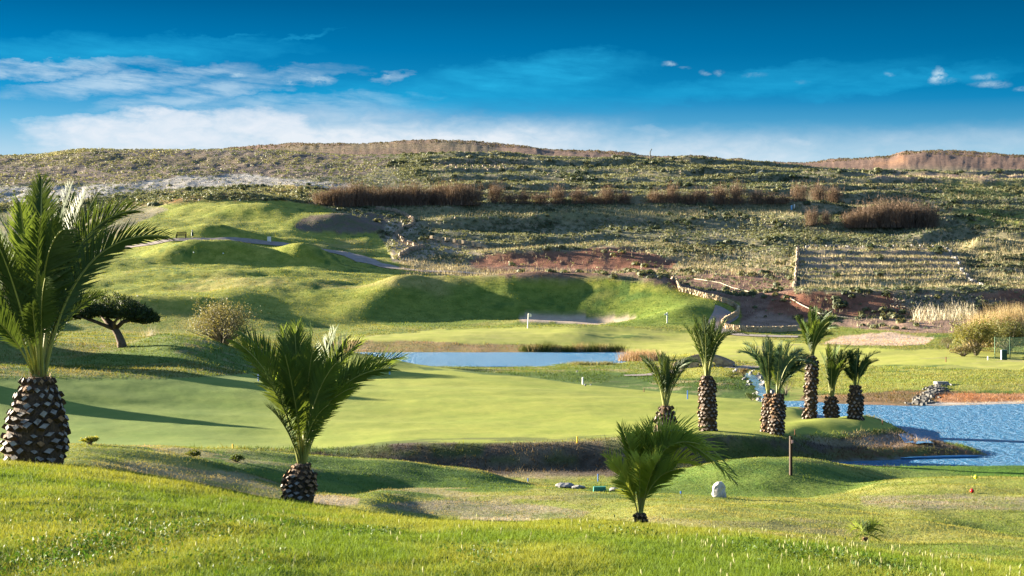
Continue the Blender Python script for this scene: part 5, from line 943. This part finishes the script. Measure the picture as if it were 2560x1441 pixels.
boulder(1535, 1228, 42, 50, 24, 9, STONE_G, 'small grey rock right of the teal box', 5, 'flat rocks by the ditch')
b = loc(1499, 1229, 41, 50); s = b.y/F; mb = MB(); mb.box((0, 0, 6*s), (32*s, 14*s, 13*s), .05, 0, .93); o = mb.build('valve_box', TEAL, None, False, b); tag(o, 'low teal irrigation box among the flat rocks', 'box')
b = loc(905, 1252, 30, 38); s = b.y/F; t = empty('bunker_rake', b, 'dark wooden rake lying across the sand beside the young palm', 'rake'); mb = MB(); mb.tube([(-14*s, -.2, .08), (14*s, .3, .16)], 1.2*s, 6); mb.build('handle', WOODD, t)
mb = MB(); mb.box((-15*s, -.22, .06), (.04, .34, .05), .3)
for j in range(6): mb.tube([(-15*s+.01*j, -.36+.055*j, .06), (-15*s+.01*j, -.36+.055*j, 0)], .008, 4)
mb.build('rake_head', WOODD, t)
# netting fence on the right edge
b = at(2487, 147); s = b.y/F; t = empty('netting_fence', b, 'tall green netting fence on thin posts at the right edge', 'fence'); H = 54*s
xs_ = [0, 38*s, 95*s, 160*s]
for x in xs_:
    mb = MB(); mb.tube([(x, 0, -.2), (x, 0, H)], .045, 6); mb.build('post', NET, t)
mb = MB()
for z in (H*.98, H*.5, .08): mb.tube([(x, 0, z-(.05 if i % 2 else 0)) for i, x in enumerate(np.linspace(0, 160*s, 9))], .018, 4)
for i in range(70): x = 160*s*i/69; mb.tube([(x, .01, 0), (x, .01, H*.97)], .007, 3, cap=False)
for i in range(24): z = H*.97*i/23; mb.tube([(0, .015, z), (160*s, .015, z)], .007, 3, cap=False)
mb.build('net', NET, t)
b = loc(2511, 900, 136, 146); s = b.y/F; t = empty('utility_cabinet', b, 'dark blue green cabinet in front of the netting fence', 'cabinet', rz=R(-12)); mb = MB(); mb.box((0, 0, 12.5*s), (12*s, 10*s, 26*s)); mb.build('body', smat('cabinet_blue', (.02, .10, .14), .5, (.015, .07, .1), 4), t)
mb = MB(); mb.box((-7*s, 0, 12.5*s), (2.2*s, 9.5*s, 25*s)); mb.build('side_panel', WHITE, t); mb = MB(); mb.box((0, -5.3*s, 12.5*s), (10*s, .03, 23*s)); mb.build('door', DGREEN, t)
# far things on the hillside
b = loc(1626, 404, 455, 480); s = b.y/F; t = empty('bent_pole', b, 'bent dark pole with torn netting standing on the skyline', 'pole')
mb = MB(); mb.tube([(0, 0, -.3), (-.1, 0, 23*s), (.2, 0, 28*s), (3.6*s, 0, 32*s)], [1.5*s, 1.2*s, 1.1*s, 1.0*s], 6); mb.build('pole', smat('weathered_pole', (.12, .11, .07), .9), t)
mb = MB(); mb.tube([(1.2*s, 0, 16*s), (5*s, 0, 7*s), (6.5*s, 0, 0)], [.8*s, .5*s, .3*s], 4); mb.add([(-5*s, 0, 0), (6*s, .2, 0), (5*s, .1, 6.5*s), (1*s, 0, 9*s), (-1*s, .1, 5*s)], [(0, 1, 2, 3, 4)]); mb.build('netting', NETP, t)
b = loc(1902, 448, 425, 470); s = b.y/F; t = empty('net_shelter', b, 'collapsed pale netting shelter with a pointed top high on the right slope', 'shelter')
mb = MB(); mb.add([(-27*s, 0, 2*s), (-8*s, -1, 0), (13*s, -.8, 0), (4*s, 0, 15*s), (-12*s, .8, 6*s), (14*s, 1, 1*s)], [(0, 1, 3), (1, 2, 3), (0, 3, 4), (2, 5, 3), (3, 5, 4)]); mb.build('net_cloth', NETP, t)
mb = MB(); mb.tube([(4*s, 0, -.2), (4*s, 0, 17*s)], .06, 5); mb.build('pole', GREYM, t)
post(1979, 524, 336, 372, 11, 4, LBLUE, 'marker_post', 'pale blue pipe end standing below the hillside hedge', 'pipe', 'pipes below the hedge'); post(1986, 521, 336, 372, 10, 3, WHITE, 'marker_post', 'white pipe end beside the pale blue one below the hedge', 'pipe', 'pipes below the hedge')
post(2376, 528, 336, 375, 14, 2, WOODD, 'wooden_stake', 'dark leaning wooden stake right of the wide brown thicket', 'stake', None, lean=.3)
# small plants
for i, (px, py, w_, h_, d0, d1, lab, cs) in enumerate(((225, 1112, 50, 20, 31, 38, 'low yellow green bush on the ridge right of the large palm', ((.13, .17, .02), (.28, .26, .03))), (482, 1150, 44, 22, 31, 40, 'low dark green bush on the ridge left of the young palm', ((.08, .12, .02), (.17, .18, .03))),
        (592, 1155, 40, 16, 36, 46, 'flat dark green tuft beside the young palm', ((.05, .09, .015), (.10, .13, .02))), (1830, 945, 60, 16, 108, 124, 'dark green shrub on the stream bank below the footbridge', ((.05, .08, .015), (.14, .16, .03))),
        (1860, 942, 44, 20, 108, 122, 'brownish shrub at the head of the stream', ((.12, .09, .04), (.20, .15, .07))), (1965, 985, 80, 50, 84, 102, 'dark green shrub right of the stream behind the twin palms', ((.035, .06, .012), (.10, .13, .02))), (1880, 1005, 60, 24, 84, 100, 'dense dark shrub left of the stream mouth', ((.03, .055, .012), (.07, .10, .02))), (1600, 898, 56, 16, 132, 152, 'pinkish dry bush at the right end of the far pond', ((.30, .20, .12), (.38, .27, .17))), (2370, 872, 60, 30, 150, 172, 'dark scrub hummock left of the olive bush', ((.06, .08, .02), (.14, .11, .07))))):
    b = loc(px, py, d0, d1); s = b.y/F; bush(lab, 'low bushes', b, w_*s/2, w_*s/2*.8, h_*s, 900, max(.05, 2.6*s), cs, 90+i, 14, thick=.012)
b = loc(378, 836, 110, 120); straw('pale dry stalks standing right of the umbrella pine', None, b, .8, 1.0, 60, ((.45, .42, .35), (.55, .5, .4)), 5, 'dry_stalks', 'stalks', .35, .04)
random.seed(31)
for i, px in enumerate((1316, 1336, 1352, 1372, 1391, 1408, 1428, 1450, 1470, 1490, 1506, 1528, 1541)):
    b = at(px, 169.6); pk = i % 3 == 1
    straw('tawny reed clump on the far bank of the far pond' if pk else 'dark green reed clump on the far bank of the far pond', 'tawny reeds on the pond bank' if pk else 'green reeds on the pond bank', b+Vector((0, 0, -.1)), .95, random.uniform(1.0, 1.7), 420, ((.26, .20, .09), (.34, .26, .13)) if pk else ((.06, .08, .02), (.14, .15, .04)), 200+i, 'reed_clump', 'reeds', .35, .06)
for i, px in enumerate((1575, 1592, 1612, 1632)):
    straw('pinkish dry grass clump at the right end of the far pond', 'pinkish dry grasses by the far pond', at(px, 148-i*.5), 1.2, 1.3, 420, ((.36, .24, .15), (.45, .32, .2)), 240+i, 'grass_clump', 'dry grass', .3, .05)
for i, (px, w_) in enumerate(((1445, 1.0), (1475, 1.5), (1515, .8))):
    straw('pale olive grass tuft on the near bank of the far pond', 'tufts on the near bank of the far pond', at(px, 140.4), w_, .42, 260, ((.20, .19, .07), (.30, .27, .12)), 250+i, 'grass_clump', 'grass tuft', .6, .05)
# ------------------------------------------------------------------ vegetation nobody could count
vis = np.ones(Z.shape, bool); mn = np.full(nc, 1e9)
for j in range(nr):
    vis[j] = PY[j] <= mn+6; mn = np.minimum(mn, PY[j])
inn = (PX > -120) & (PX < 2680) & (PY > 330) & (PY < 1500)
area = (np.gradient(ds)[:, None]*D*np.gradient(us)[None, :])
def scatter(mask, n, seed, expo=2.0):
    """cells drawn so that the cover looks even from a viewer's distance: weight = area / distance**expo"""
    rr = np.random.default_rng(seed); wgt = (mask*inn*vis*area/D**expo).ravel(); wgt /= wgt.sum(); k = rr.choice(wgt.size, n, p=wgt); j = k//nc; i = k % nc
    uu = us[i]+rr.uniform(-.5, .5, n)*np.gradient(us)[i]; yy = ds[j]+rr.uniform(-.5, .5, n)*np.gradient(ds)[j]; xx = uu*yy
    return np.stack([xx, yy, Hs(xx, yy)], 1), CA[j, i], CB[j, i], rr
def blade_patch(name, label, mask, n, seed, h0, h1, wk, lean, kk=(1, 1), expo=2.0, cols=None, bright=1.0):
    P, ca, cb, rr = scatter(mask, n, seed, expo); m = len(P); k = np.clip(.5+fbm(P[:, 0]/1.5, P[:, 1]/1.5, 91, 3)*1.6+rr.normal(size=m)*.25, 0, 1)[:, None]
    c = (ca*(1-k)+cb*k) if cols is None else np.array(cols[0])*(1-k)+np.array(cols[1])*k
    c = c*rr.uniform(.78, 1.18, (m, 1))*bright; h = rr.uniform(h0, h1, m)*np.where(rr.random(m) < .06, 1.7, 1.0)*(1+.5*fbm(P[:, 0]/.8, P[:, 1]/.8, 95, 2)); wd = wk*P[:, 1]/F*2.5
    me = blades(P-np.array([0, 0, .004]), h, np.maximum(wd, .004)*rr.uniform(.6, 1.2, m), lean, c, rr, name); o = link(name, me, None, [GRASS]); return tag(o, label, 'grass', kind='stuff')
blade_patch('grass', 'bright green short grass covering the foreground slope', (D < 20.5), 330000, 301, .022, .055, .75, .55, expo=1.6, bright=1.04)
blade_patch('grass', 'shorter patchy grass on the mounds beyond the foreground crest', ((D > 20.5) & (D < 58)).astype(float), 150000, 302, .014, .042, .8, .75, bright=1.08)
blade_patch('rough_grass', 'rough grass on the slopes around the ponds and fairways', ((D > 58) & (wild < .4) & (Z > WL+.05)) * (1-smo), 150000, 303, .06, .16, .8, .7, bright=1.0)
# broad-leaved weeds in the foreground
def weeds(cent, n, seed, name, label, cols, size, hh, spread=(1.25, .95)):
    rr = np.random.default_rng(seed); P = []
    for (px, py, rx, ry, k) in cent:
        m = int(n*k); c = loc(px, py, 9, 20); s = c.y/F
        x = c.x+rr.normal(size=m)*rx*s*spread[0]; y = c.y+rr.normal(size=m)*ry*.10*spread[1]; P.append(np.stack([x, y, Hs(x, y)+rr.uniform(.0, hh, m)], 1))
    P = np.concatenate(P); o = link(name, leaf_cloud(P, size, cols, rr, .75, .3, name), None, [LEAF]); return tag(o, label, 'weeds', kind='stuff')
weeds([(400, 1330, 110, 8, 1), (480, 1316, 60, 5, .5), (140, 1405, 90, 8, 1), (60, 1395, 50, 8, .5), (330, 1355, 70, 6, .6), (700, 1305, 60, 4, .3), (1960, 1375, 70, 6, .8), (1820, 1350, 50, 4, .3), (940, 1330, 40, 4, .3), (2380, 1400, 60, 5, .4), (1560, 1330, 40, 4, .2), (250, 1290, 60, 5, .3), (600, 1400, 60, 6, .3), (2200, 1425, 70, 6, .4), (1200, 1395, 50, 6, .3)], 1500, 77, 'weeds', 'patches of dark broad-leaved weeds in the foreground grass', ((.028, .075, .010), (.055, .115, .016)), .026, .04)
# pale seed heads
P, ca, cb, rr = scatter(((D < 20) & (D > 10)).astype(float)*(.12+.88*smooth(1400, 2300, PX))*(.4+1.2*smooth(16, 13.5, D))*(.3+.7*smooth(1440, 1300, PY-(PX-1500)*.0)), 900, 410, 2.0)
mb = MB()
for (x, y, z) in P[:240]:
    h = random.uniform(.035, .085); l = random.uniform(-.02, .02); mb.tube([(x, y, z), (x+l, y, z+h)], .0015, 3, 0, False); mb.tube([(x+l, y, z+h*.9), (x+l*1.2, y, z+h+.012), (x+l*1.5, y, z+h+.034)], [.003, .009, .003], 5, 0, False)
o = mb.build('seed_heads', smat('seed_head', (.34, .33, .17), .8, (.34, .36, .16), 30, 0, .3, (.6, .6, .3))); tag(o, 'pale fluffy seed heads on thin stems in the foreground grass', 'seed heads', kind='stuff')
# low scrub and dry tufts on the hillside
def scrub(name, label, mask, n, seed, r0, r1, per, cols, expo=1.7, mat=None):
    P, ca, cb, rr = scatter(mask, n, seed, expo); m = len(P); r = rr.uniform(r0, r1, m)*(P[:, 1]/330)**.5
    d = rr.normal(size=(m, per, 3)); d /= np.linalg.norm(d, axis=2)[..., None]; d[..., 2] = np.abs(d[..., 2])
    C = P[:, None]+d*r[:, None, None]*np.array([1, 1, .75])*rr.uniform(.55, 1, (m, per, 1)); C = C.reshape(-1, 3); sz = np.repeat(r, per)*.62
    e = rr.normal(size=C.shape); e /= np.linalg.norm(e, axis=1)[:, None]; f = np.cross(e, d.reshape(-1, 3)); f /= np.linalg.norm(f, axis=1)[:, None]+1e-9; dd = e
    V = np.concatenate([C-f*sz[:, None]*.5, C+f*sz[:, None]*.5, C+np.cross(f, d.reshape(-1, 3))*sz[:, None]*.9], 1).reshape(-1, 3)
    k = np.clip(rr.normal(.5, .3, m)+fbm(P[:, 0]/20, P[:, 1]/30, seed, 3), 0, 1)[:, None]; c = (np.array(cols[0])*(1-k)+np.array(cols[1])*k); c = np.repeat(c, per, 0)*rr.uniform(.75, 1.25, (m*per, 1))
    me = npmesh(name, V, np.arange(len(V)).reshape(-1, 3), False, {'col': np.repeat(c, 3, 0)}); o = link(name, me, None, [mat or LEAF]); return tag(o, label, 'scrub', kind='stuff')
dirt = 1-np.clip(smooth(.05, .0, np.abs(CA[..., 0]-.105))*0+((CA[..., 0] > CA[..., 1]*1.35) & (CA[..., 0] < .3)).astype(float), 0, 1)
redm = poly([(1150, 652), (1220, 632), (1430, 626), (1520, 616), (1600, 626), (1710, 655), (1660, 676), (1450, 680), (1180, 674)], 240, 320)
hill = wild*(D < 500)*(D > 200)
whm = np.clip(poly([(-900, 480), (300, 462), (450, 440), (600, 436), (760, 452), (900, 462), (860, 476), (700, 464), (480, 468), (300, 484), (150, 510), (-900, 540)], 300, 500)+redm+np.where(CA[..., 2] > .07, .7, 0)*(PX > 700), 0, 1)
scrub('scrub', 'low grey green scrub dotting the whole hillside', hill*(.12+.88*dirt)*(1-.85*whm)*(1-.72*((PX < 1000)&(D > 395)))*(.35+.65*smooth(-.25, .15, fbm(X/15, Y/20, 88, 3))), 62000, 501, .26, .62, 9, ((.070, .095, .048), (.185, .195, .11)))
scrub('scrub', 'larger darker scrub clumps scattered across the hillside', hill*smooth(.05, .3, fbm(X/9, Y/14, 188, 3))*(1-.8*whm)*((PX > 950)|(D < 395)), 1500, 504, .6, 1.15, 40, ((.045, .065, .03), (.12, .125, .06)))
scrub('scrub', 'brownish low scrub on the upper left hillside and skyline', wild*(D > 380)*(PX < 1100), 9000, 502, .12, .28, 8, ((.055, .055, .03), (.12, .088, .062)))
scrub('scrub', 'dark scrub along the distant ridge', (D > 640)*(D < 720)*1.0, 2500, 503, .3, .6, 10, ((.05, .05, .025), (.10, .08, .04)))
def tall(name, label, mask, n, seed, h, wd, cols):
    P, ca, cb, rr = scatter(mask, n, seed, 1.6); m = len(P); k = rr.uniform(0, 1, (m, 1)); c = (np.array(cols[0])*(1-k)+np.array(cols[1])*k)*rr.uniform(.8, 1.2, (m, 1))
    me = blades(P, h*rr.uniform(.4, 1.2, m), wd*rr.uniform(.6, 1.2, m)*(P[:, 1]/300), .28, c, rr, name); o = link(name, me, None, [TWIG]); return tag(o, label, 'dry grass', kind='stuff')
pm = poly([(1000, 650), (1300, 615), (1650, 610), (1985, 640), (1985, 690), (1700, 690), (1300, 700), (1000, 690)], 240, 330)*(1-redm)
tfm = poly([(1995, 616), (2370, 616), (2600, 600), (2600, 722), (2000, 734)], 232, 310)
dt = poly([(1000, 515), (2000, 515), (2000, 550), (1050, 552)], 300, 380)+poly([(2050, 440), (2600, 440), (2600, 640), (2350, 640), (2340, 570), (2000, 600)], 280, 460)*.6
tall('dry_grass', 'pale dry grass standing over the terraced field and lower slope', np.clip(pm+tfm*1.2+dt*.8+hill*.10*(PX > 1000), 0, 2)*(.3+.7*smooth(-.2, .2, fbm(X/4, Y/6, 83, 3))), 50000, 601, .7, .10, ((.26, .22, .13), (.42, .36, .24)))
tall('dry_grass', 'pale reeds standing along the foot of the dark red bank', poly([(2290, 780), (2430, 770), (2440, 800), (2280, 802)], 205, 226), 900, 602, 1.5, .12, ((.40, .36, .28), (.52, .47, .36)))
